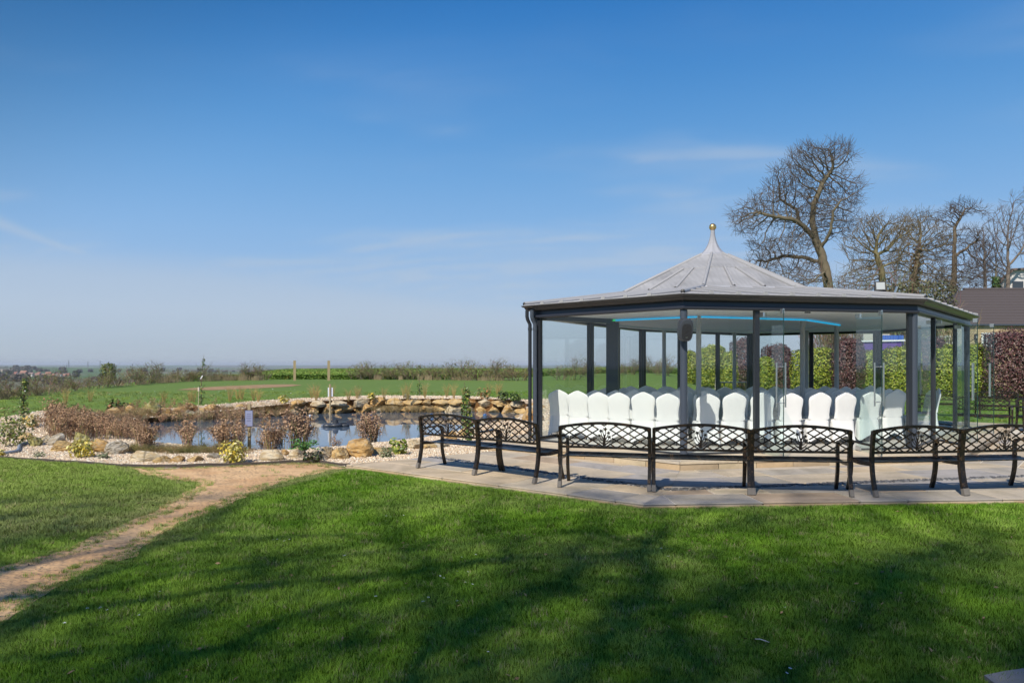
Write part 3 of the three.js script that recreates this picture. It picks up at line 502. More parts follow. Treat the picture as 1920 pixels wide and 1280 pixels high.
// ------------------------------------------------------------------ glass pavilion
const EAVE = offset(WALL, 0.26), FLOOR = 0.19, SOFFIT = 2.64;
const INNER = [[2.2, 16.3], [3.78, 15.1], [6.27, 16.1], [7.92, 18.2], [8.1, 20.5], [6.5, 21.8], [4.2, 20.6], [2.6, 18.6]];
const CC = [4.95, 18.4], CONE = [[-154, 2.62], [-109, 2.75], [-64, 2.6], [-19, 2.42], [26, 2.6], [71, 2.6], [116, 2.6], [161, 2.6]].map(([a, r]) => [CC[0] + r * Math.cos(a * Math.PI / 180), CC[1] + r * Math.sin(a * Math.PI / 180)]);
const pavilion = thing('glass_pavilion', 'octagonal glass walled pavilion with a grey lead roof and spire', 'pavilion', [0, 0, 0]);
{
  const R = rng(44), P = pavilion;
  // plinth: floor slab with a course of stone round it
  const plinth = sub('plinth', P), PL = offset(WALL, 0.85), IN = offset(WALL, 0.72);
  const fl = new MB(); fl.poly(offset(WALL, 0.84).map(([x, z]) => V(x, z, FLOOR - 0.004)), offset(WALL, 0.84)); fl.build('floor', M.mortar, plinth);
  PL.forEach((p, k) => {
    const q = PL[(k + 1) % 8], ip = IN[k], iq = IN[(k + 1) % 8], L = Math.hypot(q[0] - p[0], q[1] - p[1]), n = Math.round(L / 0.62);
    for (let j = 0; j < n; j++) { const at = (A, B, t) => [lerp(A[0], B[0], t), lerp(A[1], B[1], t)], e = 0.004 / L, t0 = j / n + e, t1 = (j + 1) / n - e, a = at(p, q, t0), b = at(p, q, t1), c = at(ip, iq, t1), d = at(ip, iq, t0), mb = new MB(), top = FLOOR - 0.034; mb.poly([V(...a, top), V(...b, top), V(...c, top), V(...d, top)]); mb.poly([V(...a, 0.02), V(...b, 0.02), V(...b, top), V(...a, top)]); mb.poly([V(...b, 0.02), V(...c, 0.02), V(...c, top), V(...b, top)]); mb.poly([V(...d, 0.02), V(...a, 0.02), V(...a, top), V(...d, top)]); mb.build('plinth_stone', kerbTones[(j + k) % 3], plinth); }
  });
  // flags on the plinth in front of the glass
  const OUT = offset(WALL, 0.865), BACK = offset(WALL, -0.05);
  for (let k = 0; k < 8; k++) { const p = OUT[k], q = OUT[(k + 1) % 8], ip = BACK[k], iq = BACK[(k + 1) % 8], L = Math.hypot(q[0] - p[0], q[1] - p[1]), n = Math.round(L / 0.9); let t0 = 0; for (let j = 0; j < n; j++) { const t1 = j === n - 1 ? 1 : (j + 1 + (R() - 0.5) * 0.4) / n, e = 0.005 / L, at = (A, B, t) => V(lerp(A[0], B[0], t), lerp(A[1], B[1], t), FLOOR), lo = (v) => v.clone().setY(FLOOR - 0.033), a = at(p, q, t0 + e), b = at(p, q, t1 - e), c = at(ip, iq, t1 - e), d = at(ip, iq, t0 + e), mb = new MB(), o = R() * 5; mb.poly([a, b, c, d], [a, b, c, d].map((v) => [v.x + o, v.z + o])); mb.poly([lo(a), lo(b), b, a]); mb.poly([lo(b), lo(c), c, b]); mb.poly([lo(d), lo(a), a, d]); mb.build('flagstone', flagTones[[0, 1, 2, 6, 7][Math.floor(R() * 5)]], plinth); t0 = t1; } }
  // indoor floor: pale stone
  const inn = new MB(); inn.poly(offset(WALL, -0.06).map(([x, z]) => V(x, z, FLOOR + 0.002)), offset(WALL, -0.06)); inn.build('indoor_floor', mat({ rgb: [0.66, 0.63, 0.57], map: stoneTex, roughness: 0.5 }), plinth);

  // posts
  const post = (X, Z, r, top, m, name = 'post') => { const mb = new MB(); mb.tube([V(X, Z, FLOOR), V(X, Z, top)], r, 18); mb.tube([V(X, Z, FLOOR), V(X, Z, FLOOR + 0.02)], r * 1.6, 18); return mb.build(name, m, P); };
  const mullion = (X, Z, w, d, turn, name = 'mullion', m = M.frameDark, top = SOFFIT + 0.05) => { const mb = new MB(); mb.box(w, top - FLOOR, d, M4(V(X, Z, (top + FLOOR) / 2), turn)); return mb.build(name, m, P); };
  const edge = (k) => { const a = WALL[k], b = WALL[(k + 1) % 8]; return { a, b, L: Math.hypot(b[0] - a[0], b[1] - a[1]), turn: Math.atan2(b[1] - a[1], b[0] - a[0]) }; };
  WALL.forEach(([x, z], k) => { const front = k < 4; post(x, z, front ? 0.062 : 0.06, SOFFIT + 0.05, M.frame); const e = edge(k), s = 0.1 / e.L; if (k !== 1) mullion(lerp(e.a[0], e.b[0], s), lerp(e.a[1], e.b[1], s), 0.07, 0.07, e.turn); const d = edge((k + 7) % 8), s2 = 0.1 / d.L; if (k > 1 || k === 0) mullion(lerp(d.b[0], d.a[0], s2), lerp(d.b[1], d.a[1], s2), 0.07, 0.07, d.turn); });
  const on = (k, t) => { const e = edge(k); return [lerp(e.a[0], e.b[0], t), lerp(e.a[1], e.b[1], t)]; };
  const mAt = (k, t, w = 0.085) => mullion(...on(k, t), w, 0.08, edge(k).turn);
  mAt(1, 0.3); mAt(2, 0.3); mAt(2, 0.72); mAt(3, 0.5); mAt(4, 0.5, 0.12); mAt(5, 0.33, 0.12); mAt(5, 0.68, 0.12); mAt(6, 0.5);
  // glass
  const pane = (a, b, name = 'glass_pane', parent = P, bottom = FLOOR + 0.015, top = SOFFIT) => { const mb = new MB(); mb.poly([V(...a, bottom), V(...b, bottom), V(...b, top), V(...a, top)]); return mb.build(name, M.glass, parent); };
  pane(on(0, 0.035), on(0, 0.975)); pane(on(1, 0.02), on(1, 0.29)); pane(on(1, 0.735), on(1, 0.975));
  pane(on(2, 0.02), on(2, 0.29)); pane(on(2, 0.73), on(2, 0.98)); pane(on(3, 0.03), on(3, 0.48)); pane(on(3, 0.52), on(3, 0.97)); pane(on(4, 0.03), on(4, 0.48)); pane(on(4, 0.52), on(4, 0.97));
  pane(on(5, 0.02), on(5, 0.32)); pane(on(5, 0.34), on(5, 0.67)); pane(on(5, 0.69), on(5, 0.98)); pane(on(6, 0.03), on(6, 0.48)); pane(on(6, 0.52), on(6, 0.97)); pane(on(7, 0.03), on(7, 0.97));
  for (let k = 0; k < 8; k++) for (const [t0, t1] of k === 1 ? [[0, 0.3], [0.735, 1]] : k === 2 ? [[0, 0.3], [0.72, 1]] : [[0, 1]]) { const mb = new MB(); mb.bar(V(...on(k, t0), FLOOR + 0.015), V(...on(k, t1), FLOOR + 0.015), 0.05, 0.034); mb.build('sill_rail', M.frameDark, P); }
  // doors, standing open: glass leaf with patch fittings and a pair of bar handles
  function door(hinge, free, say) {
    const d = sub('door', P), u = [free[0] - hinge[0], free[1] - hinge[1]], L = Math.hypot(...u), at = (t, h, o = 0) => V(hinge[0] + u[0] * t + u[1] / L * o, hinge[1] + u[1] * t - u[0] / L * o, h), lo = FLOOR + 0.02, hi = SOFFIT - 0.04;
    d.userData.label = say;
    const leaf = new MB(); leaf.poly([at(0, lo), at(1, lo), at(1, hi), at(0, hi)]); leaf.build('glass_leaf', M.doorGlass, d);
    const ed = new MB(); ed.bar(at(1, lo), at(1, hi), 0.011, 0.011); ed.build('glass_edge', M.glassEdge, d);
    for (const [h, t0, t1] of [[lo + 0.03, 0, 0.18], [hi - 0.03, 0.0, 0.18], [lo + 0.03, 0.86, 0.99], [hi - 0.02, 0.9, 1.0]]) { const f = new MB(); f.bar(at(t0, h), at(t1, h), 0.03, 0.075); f.build('patch_fitting', M.steel, d); }
    for (const o of [0.075, -0.075]) { const hd = new MB(); hd.tube([at(0.9, 1.02, o), at(0.9, 1.75, o)], 0.014, 10); for (const y of [1.09, 1.68]) hd.tube([at(0.9, y, 0), at(0.9, y, o)], 0.008, 8); hd.build('handle', M.steel, d); }
    const st = new MB(); st.tube([at(0.93, lo + 0.02), at(0.93, FLOOR - 0.1)], 0.012, 8); st.build('drop_bolt', M.steel, d);
  }
  const nB = [0.211, -0.977], nC = [0.775, -0.63], h1 = on(1, 0.315), h2 = on(1, 0.735), h3 = on(2, 0.31), h4 = on(2, 0.71);
  door(h1, [h1[0] + nB[0] * 0.9 - 0.1, h1[1] + nB[1] * 0.9], 'glass door leaf standing open on the left of the front doorway');
  door(h2, [h2[0] + nB[0] * 0.95 - 0.2, h2[1] + nB[1] * 0.95], 'glass door leaf standing open on the right of the front doorway');
  door(h3, [h3[0] + nC[0] * 0.75, h3[1] + nC[1] * 0.75], 'nearer glass door leaf standing open on the right side');
  door(h4, [h4[0] + nC[0] * 0.75, h4[1] + nC[1] * 0.75], 'farther glass door leaf standing open on the right side');

  // fascia, gutter, soffit, ceiling
  const sweep = (prof, name, m) => { const mb = new MB(), rings = prof.map(([d, h]) => offset(WALL, d).map(([x, z]) => V(x, z, h))); for (let r = 0; r < prof.length - 1; r++) for (let k = 0; k < 8; k++) mb.poly([rings[r][k], rings[r][(k + 1) % 8], rings[r + 1][(k + 1) % 8], rings[r + 1][k]]); return mb.build(name, m, P); };
  sweep([[-0.05, SOFFIT + 0.01], [0.07, SOFFIT + 0.0], [0.085, SOFFIT + 0.005], [0.098, SOFFIT + 0.02], [0.1, SOFFIT + 0.04], [0.09, SOFFIT + 0.056], [0.07, SOFFIT + 0.062], [0.06, SOFFIT + 0.16], [-0.05, SOFFIT + 0.16]], 'fascia', M.fascia);
  sweep([[0.08, SOFFIT + 0.15], [0.13, SOFFIT + 0.148], [0.165, SOFFIT + 0.16], [0.185, SOFFIT + 0.185], [0.2, SOFFIT + 0.21], [0.235, SOFFIT + 0.225], [0.25, SOFFIT + 0.24], [0.25, SOFFIT + 0.252], [0.235, SOFFIT + 0.252], [0.19, SOFFIT + 0.225], [0.15, SOFFIT + 0.18], [0.08, SOFFIT + 0.18]], 'gutter', M.gutter);
  sweep([[0.06, SOFFIT + 0.225], [0.215, SOFFIT + 0.232], [0.222, SOFFIT + 0.248], [0.2, SOFFIT + 0.275]], 'lead_drip', M.lead);
  const ceil = new MB(); ceil.poly(offset(WALL, 0.0).map(([x, z]) => V(x, z, SOFFIT + 0.07)), offset(WALL, 0)); ceil.build('ceiling', M.ceiling, P);
  const beam = new MB(); for (let k = 0; k < 8; k++) beam.bar(V(...INNER[k], SOFFIT + 0.045), V(...INNER[(k + 1) % 8], SOFFIT + 0.045), 0.14, 0.05); beam.build('ceiling_beam', M.ceiling, P);
  const bl = new MB(); bl.bar(V(...WALL[0], SOFFIT + 0.02), V(...INNER[0], SOFFIT + 0.02), 0.14, 0.095); bl.build('ceiling_beam', M.frame, P);
  const led = (a, b, m) => { const mb = new MB(), n = [(b[1] - a[1]), -(b[0] - a[0])], l = Math.hypot(...n), o = 0.085; mb.bar(V(a[0] + n[0] / l * o, a[1] + n[1] / l * o, SOFFIT + 0.035), V(b[0] + n[0] / l * o, b[1] + n[1] / l * o, SOFFIT + 0.035), 0.02, 0.02); mb.build('led_light_strip', m, P); };
  const g0 = [lerp(INNER[0][0], INNER[1][0], 0.06), lerp(INNER[0][1], INNER[1][1], 0.06)];
  led(INNER[0], g0, M.ledGreen); led(g0, INNER[1], M.led); led(INNER[1], INNER[2], M.led); led(INNER[2], INNER[3], M.led);
  // inner columns: the first broad and dark, the rest slim and pale
  mullion(...INNER[0], 0.26, 0.16, -0.3, 'inner_column', M.frame, SOFFIT); for (const k of [1, 2, 3, 4, 5, 6]) post(...INNER[k], 0.052, SOFFIT + 0.03, M.column, 'inner_column');
  // downpipes at the left corner
  const [ax, az] = WALL[0];
  for (const [dx, dz, r, m] of [[-0.13, -0.05, 0.036, M.frameDark], [-0.03, -0.11, 0.042, M.column]]) { const mb = new MB(), X = ax + dx, Z = az + dz; mb.tube([V(X - 0.06, Z - 0.06, SOFFIT + 0.16), V(X - 0.06, Z - 0.06, SOFFIT + 0.03), V(X - 0.045, Z - 0.045, SOFFIT - 0.03), V(X, Z, SOFFIT - 0.12), V(X, Z, 0.08)], r, 14); for (const h of [0.7, 1.6, 2.4]) mb.tube([V(X, Z, h), V(X, Z, h + 0.05)], r * 1.18, 14); mb.build('downpipe', m === M.column ? M.frame : m, P); }
  const dr = new MB(); dr.box(0.1, 0.02, 0.03, M4(V(...on(1, 0.52), SOFFIT - 0.01), edge(1).turn)); dr.build('door_sensor', M.black, P);

  // roof: low skirt of lead panels between batten rolls, then the cone, the flared spire and the gilded ball
  const roof = sub('roof', P), E = offset(WALL, 0.2), h0 = SOFFIT + 0.27, h1r = 3.36;
  const roll = (a, b, r = 0.028) => { const mb = new MB(); mb.tube([a, b], r, 7); mb.build('batten_roll', M.lead, roof); };
  const cross = (p, d, a, b) => { const e = [b[0] - a[0], b[1] - a[1]], D = d[0] * e[1] - d[1] * e[0]; const t = ((a[0] - p[0]) * e[1] - (a[1] - p[1]) * e[0]) / D, s = ((a[0] - p[0]) * d[1] - (a[1] - p[1]) * d[0]) / D; return { t, s }; };
  const counts = [7, 9, 9, 7, 7, 8, 7, 6];
  for (let k = 0; k < 8; k++) {
    const p = E[k], q = E[(k + 1) % 8], ip = CONE[k], iq = CONE[(k + 1) % 8], n = counts[k], u = [q[0] - p[0], q[1] - p[1]], L = Math.hypot(...u), dir = [-u[1] / L, u[0] / L];
    const reach = (t) => { const s0 = [p[0] + u[0] * t, p[1] + u[1] * t]; let best = null; for (const [a, b, f] of [[p, ip, (s) => lerp(h0, h1r, s)], [q, iq, (s) => lerp(h0, h1r, s)], [ip, iq, () => h1r]]) { const c = cross(s0, dir, a, b); if (c.t > 1e-4 && c.s >= -1e-4 && c.s <= 1.0001 && (!best || c.t < best.t)) best = { t: c.t, h: f(c.s), line: a === p ? 0 : a === q ? 1 : 2 }; } best ??= { t: 0.01, h: h0, line: 0 }; return { a: V(...s0, h0), b: V(s0[0] + dir[0] * best.t, s0[1] + dir[1] * best.t, best.h), line: best.line }; };
    const cols = [{ a: V(...p, h0), b: V(...p, h0), line: 0 }]; for (let j = 1; j < n; j++) cols.push(reach((j - 0.35 + (j / n) * -0.3) / (n - 1 + 0.0) * ((n - 1) / n) + 0.35 / n)); cols.push({ a: V(...q, h0), b: V(...q, h0), line: 1 });
    for (let j = 0; j < n; j++) { const A = cols[j], B = cols[j + 1], pts = [A.a, B.a]; if (B.b.distanceTo(B.a) > 0.02) pts.push(B.b); if (A.line !== B.line) { if (B.line >= 1 && (A.line === 2 || A.line === 0) && B.line === 1) pts.push(V(...iq, h1r)); if (A.line === 0 && (B.line === 2 || B.line === 1)) pts.push(V(...ip, h1r)); } if (A.b.distanceTo(A.a) > 0.02) pts.push(A.b); if (pts.length < 3) continue; const mb = new MB(); mb.poly(pts, pts.map((v) => [v.x * 0.9 + j * 1.7, v.z * 0.9 + k * 2.3])); mb.build('roof_panel', M.lead, roof); if (j) { roll(A.a.clone().add(new THREE.Vector3(0, 0.012, 0)), A.b.clone().add(new THREE.Vector3(0, 0.012, 0))); const cap = new MB(), o = A.a.clone().addScaledVector(V(dir[0], dir[1]), -0.012); cap.box(0.085, 0.06, 0.02, M4(o.setY(h0 + 0.004), Math.atan2(u[1], u[0]))); cap.build('roll_end', M.lead, roof); } }
    roll(V(...p, h0 + 0.02), V(...ip, h1r + 0.02), 0.04);
    // cone facet
    const SB = (i) => { const a = (-154 + 45 * i) * Math.PI / 180; return V(CC[0] + 0.35 * Math.cos(a), CC[1] + 0.35 * Math.sin(a), 4.4); }, Q0 = V(...ip, h1r + 0.02), Q1 = V(...iq, h1r + 0.02), S0 = SB(k), S1 = SB(k + 1);
    const lip = new MB(); lip.tube([Q0.clone().setY(h1r + 0.012), Q1.clone().setY(h1r + 0.012)], 0.022, 6); lip.build('cover_flashing', M.leadDark, roof);
    const mid = 0.56, row = (A, B, t) => A.clone().lerp(B, t), M0 = row(Q0, S0, mid), M1 = row(Q1, S1, mid), up = new THREE.Vector3(0, 0.014, 0);
    for (let j = 0; j < 3; j++) { const a = row(Q0, Q1, j / 3), b = row(Q0, Q1, (j + 1) / 3), c = row(M0, M1, lerp(0.12, 0.88, (j + 1) / 3) * (j < 2) + (j === 2)), d = row(M0, M1, j ? lerp(0.12, 0.88, j / 3) : 0), mb = new MB(); mb.poly([a, b, c, d], [a, b, c, d].map((v) => [v.x + k, v.y * 2 + j])); mb.build('roof_panel', M.lead, roof); if (j) roll(a.clone().add(up), d.clone().add(up), 0.034); }
    const tp = new MB(), lift = new THREE.Vector3(0, 0.012, 0), tops = [M0, M1, S1, S0].map((v) => v.clone().add(lift)); tp.poly(tops, tops.map((v) => [v.x + k * 2, v.y * 2])); tp.poly([M0.clone().addScaledVector(up, -1), M1.clone().addScaledVector(up, -1), tops[1], tops[0]]); tp.build('roof_panel', M.lead, roof);
    roll(Q0.clone().add(up), S0.clone().add(up), 0.04);
  }
  const spire = sub('spire', P), pr = [[0.4, 4.385], [0.39, 4.41], [0.3, 4.455], [0.225, 4.52], [0.165, 4.6], [0.12, 4.69], [0.088, 4.78], [0.066, 4.87], [0.053, 4.96], [0.05, 5.03], [0.0, 5.03]].map(([r, h]) => new THREE.Vector2(r, h));
  const lg = new THREE.LatheGeometry(pr, 8, -154 * Math.PI / 180 + Math.PI / 2).toNonIndexed(); lg.computeVertexNormals(); lg.translate(CC[0], 0, -CC[1]); add('spire_cladding', lg, M.leadDark, spire);
  add('finial_ball', new THREE.SphereGeometry(0.088, 24, 18).translate(CC[0], 5.11, -CC[1]), M.gold, spire);
}
// things fixed to the pavilion
{
  const s = thing('loudspeaker', 'black weatherproof loudspeaker hanging on the front corner post', 'loudspeaker', [WALL[1][0] - 0.01, 0, -WALL[1][1] + 0.2], 0.12);
  const body = new MB(), prof = []; for (let k = 0; k < 24; k++) { const a = k / 24 * 6.283, c = Math.cos(a), q = Math.sin(a); prof.push([Math.sign(c) * Math.abs(c) ** 0.55 * 0.095, Math.sign(q) * Math.abs(q) ** 0.7 * 0.17]); }
  const sh = new THREE.Shape(prof.map(([x, y]) => new THREE.Vector2(x, y))), g = new THREE.ExtrudeGeometry(sh, { depth: 0.11, bevelEnabled: true, bevelSize: 0.02, bevelThickness: 0.03, bevelSegments: 3, curveSegments: 8 }); g.translate(0, 0, -0.09); g.rotateX(0.16); g.translate(0, 2.29, 0);
  add('cabinet', toCreasedNormals(g, 0.6), M.plastic, s);
  const gr = new THREE.ShapeGeometry(new THREE.Shape(prof.map(([x, y]) => new THREE.Vector2(x * 0.88, y * 0.8 - 0.03)))); gr.translate(0, 0, 0.052); gr.rotateX(0.16); gr.translate(0, 2.29, 0); add('grille', gr, mat({ rgb: [0.02, 0.02, 0.022], roughness: 0.7, bumpMap: fineGrain, bumpScale: 0.01 }), s);
  const bd = new THREE.BoxGeometry(0.035, 0.008, 0.004); bd.translate(0.0, -0.12, 0.054); bd.rotateX(0.16); bd.translate(0, 2.29, 0); add('badge', bd, M.steel, s);
  const br = new MB(); br.box(0.05, 0.06, 0.12, M4(new THREE.Vector3(0, 2.3, -0.14))); br.build('bracket', M.black, s);
  // floodlight on the roof
  const Zf = 15.7, Xf = (1651 - 960) / FOCAL * Zf, hf = EYE + (HORIZON - 537) / FOCAL * Zf, f = thing('floodlight', 'black square floodlight standing on the lead roof', 'floodlight', [Xf, hf - 0.16, -Zf], -0.25);
  const hs = new MB(); hs.box(0.21, 0.2, 0.07, M4(new THREE.Vector3(0, 0.16, 0), 0, 1, -0.25)); hs.build('housing', M.black, f);
  const ln = new MB(); ln.box(0.165, 0.155, 0.012, M4(new THREE.Vector3(0, 0.168, 0.036), 0, 1, -0.25)); ln.build('lens', mat({ rgb: [0.42, 0.44, 0.43], roughness: 0.25 }), f);
  const st = new MB(); st.box(0.2, 0.02, 0.08, M4(new THREE.Vector3(0, 0.02, 0))); st.bar(new THREE.Vector3(-0.11, 0.02, 0), new THREE.Vector3(-0.11, 0.18, 0), 0.012, 0.03); st.bar(new THREE.Vector3(0.11, 0.02, 0), new THREE.Vector3(0.11, 0.18, 0), 0.012, 0.03); st.box(0.12, 0.16, 0.1, M4(new THREE.Vector3(0, -0.07, 0))); st.build('stand', M.black, f);
  const ld = thing('roof_vane', 'thin pale strut standing on the far side of the roof', 'strut', [(1678 - 960) / FOCAL * 17, EYE + (HORIZON - 550) / FOCAL * 17 - 0.1, -17], 0); const lb = new MB(); lb.bar(new THREE.Vector3(-0.04, 0, 0), new THREE.Vector3(0.06, 0.26, 0), 0.02, 0.04); lb.build('blade', M.steel, ld); const lc = new MB(); lc.box(0.06, 0.14, 0.06, M4(new THREE.Vector3(-0.04, -0.06, 0))); lc.build('base', M.black, ld);
}

// ------------------------------------------------------------------ banquet chairs in white stretch covers
{
  const R = rng(55), rows = [], NP = 40;
  const halfW = (y) => { const t = [[0, 0.245], [0.12, 0.232], [0.3, 0.224], [0.45, 0.218], [0.56, 0.196], [0.66, 0.196], [0.78, 0.213], [0.85, 0.216], [0.885, 0.206], [0.915, 0.18], [0.95, 0.122], [0.98, 0.055], [0.998, 0.012]]; let k = 0; while (k < t.length - 2 && y > t[k + 1][0]) k++; return lerp(t[k][1], t[k + 1][1], clamp((y - t[k][0]) / (t[k + 1][0] - t[k][0]))); };
  const mb = new MB(), ring = (y, w, zf, zb, e, hem, draw = 0) => { const ids = []; for (let k = 0; k < NP; k++) { const a = k / NP * 6.283, c = Math.cos(a), s = Math.sin(a), x = Math.sign(c) * Math.abs(c) ** e * w, z0 = Math.sign(s) * Math.abs(s) ** e, z = lerp(zf, zb, (z0 + 1) / 2), corner = Math.min(1, Math.abs(c) ** e * Math.abs(s) ** e * 1.15), pull = 1 - draw * (1 - corner); ids.push(mb.v(new THREE.Vector3(x * lerp(1, pull, Math.abs(c)), y + hem * (1 - corner) ** 0.8, (zf + zb) / 2 + (z - (zf + zb) / 2) * lerp(1, pull, Math.abs(s))))); } rows.push(ids); };
  const zb = (y) => 0.03 + 0.075 * smooth(0.4, 1, y) + 0.05 * smooth(0.4, 0, y);
  ring(0.02, 0.25, -0.47, zb(0), 0.32, 0.13, 0.16); ring(0.1, 0.238, -0.455, zb(0.1), 0.34, 0.07, 0.12); ring(0.22, 0.23, -0.45, zb(0.22), 0.36, 0.02, 0.07); ring(0.36, 0.224, -0.445, zb(0.36), 0.36, 0, 0.02); ring(0.425, 0.222, -0.44, zb(0.43), 0.36, 0, 0); ring(0.448, 0.21, -0.42, zb(0.45) - 0.003, 0.36, 0, 0); ring(0.456, 0.2, -0.3, zb(0.456), 0.4, 0, 0); ring(0.468, 0.2, -0.035, zb(0.468), 0.45, 0, 0);
  for (const y of [0.5, 0.56, 0.62, 0.7, 0.78, 0.84, 0.88, 0.91, 0.935, 0.955, 0.972, 0.986, 0.996]) { const th = y > 0.95 ? 0.03 + 0.3 * Math.max(0, 0.96 - y) : 0.05; ring(y, halfW(y), zb(y) - th - 0.012, zb(y), 0.55, 0, 0); }
  for (let r = 0; r < rows.length - 1; r++) for (let k = 0; k < NP; k++) { const a = rows[r][k], b = rows[r][(k + 1) % NP], c = rows[r + 1][k], d = rows[r + 1][(k + 1) % NP]; mb.i.push(a, d, b, a, c, d); }
  const top = rows[rows.length - 1]; for (let k = 1; k < NP - 1; k++) mb.i.push(top[0], top[k], top[k + 1]);
  const base = mb.geo(), leg = new MB();
  const cover = (sd) => { const g = base.clone(), p = g.attributes.position, n = g.attributes.normal; for (let k = 0; k < p.count; k++) { const x = p.getX(k), y = p.getY(k), z = p.getZ(k), w = 0.012 * (fbm(x * 9 + sd, y * 3.2, z * 9, 3) - 0.5) * smooth(1, 0.3, y) + 0.008 * (fbm(x * 20, y * 6 + sd, z * 20, 2) - 0.5) + 0.01 * (fbm(sd, y * 2.2, x * 3, 2) - 0.5); p.setXYZ(k, (x + n.getX(k) * w * 1.6) * 1.035, y, z + n.getZ(k) * w * 1.6); } g.computeVertexNormals(); return g; }; leg.tube([new THREE.Vector3(0, 0, 0), new THREE.Vector3(0, 0.3, 0)], 0.013, 8); const legGeo = leg.geo();
  const proto = new THREE.Group(); const covers = [1, 5, 9, 14].map(cover); add('stretch_cover', covers[0], M.fabric, proto); for (const [x, z] of [[-0.16, -0.37], [0.16, -0.37], [-0.17, 0.0], [0.17, 0.0]]) { const l = add('leg', legGeo, M.plastic, proto); l.position.set(x, 0, z); }
  proto.userData = { category: 'chair' };
  const put = (X, Z, face, label, group) => { const c = copyOf(proto, 'banquet_chair', [X + (R() - 0.5) * 0.05, FLOOR + 0.003, -Z + (R() - 0.5) * 0.1], face, label, group, 1.0 + (R() - 0.5) * 0.03); c.children[0].geometry = covers[Math.floor(R() * 4)]; return c; };
  const r1 = [[0.98, 15.75], [1.36, 15.25], [1.74, 14.85], [2.1, 14.52], [2.5, 14.25], [2.95, 14.05], [3.66, 13.98], [4.17, 14.03], [4.7, 14.12], [5.3, 14.2], [5.92, 14.35], [6.46, 14.5], [7.05, 14.75], [7.75, 15.15]];
  const place = (list, say, group, wob) => list.forEach(([X, Z], k) => { const fx = 5.2 - X, fz = 26 - Z; put(X, Z, Math.atan2(-fx, fz) * 0.9 + (R() - 0.5) * wob, `white covered banquet chair, ${ordinal[k]} from the left in ${say}`, group); });
  place(r1, 'the sunlit front row behind the glass', 'white covered chairs inside the pavilion', 0.14);
  const shift = (dx, dz, from, n, step) => Array.from({ length: n }, (_, k) => { const t = k / (n - 1), s = t * (r1.length - 1), i = Math.min(r1.length - 2, Math.floor(s)), f = s - i; return [lerp(r1[i][0], r1[i + 1][0], f) * step + from + dx, lerp(r1[i][1], r1[i + 1][1], f) * 0.6 + 14.3 * 0.4 + dz]; });
  place(shift(0.55, 1.0, 0.35, 13, 0.93), 'the second row', 'white covered chairs inside the pavilion', 0.14);
  place(shift(0.5, 2.05, 0.75, 13, 0.93), 'the third row', 'white covered chairs inside the pavilion', 0.1);
  place(shift(1.0, 3.1, 1.1, 12, 0.86), 'the shaded fourth row', 'white covered chairs inside the pavilion', 0.1);
  place(shift(1.2, 4.2, 1.5, 11, 0.82), 'the shaded back row', 'white covered chairs inside the pavilion', 0.1);
  put(8.75, 15.85, 1.35, 'white covered banquet chair turned sideways just inside the right doorway, seat in the sun', 'white covered chairs inside the pavilion');
  put(9.45, 16.6, 1.25, 'white covered banquet chair turned sideways, farther one inside the right doorway', 'white covered chairs inside the pavilion');
}

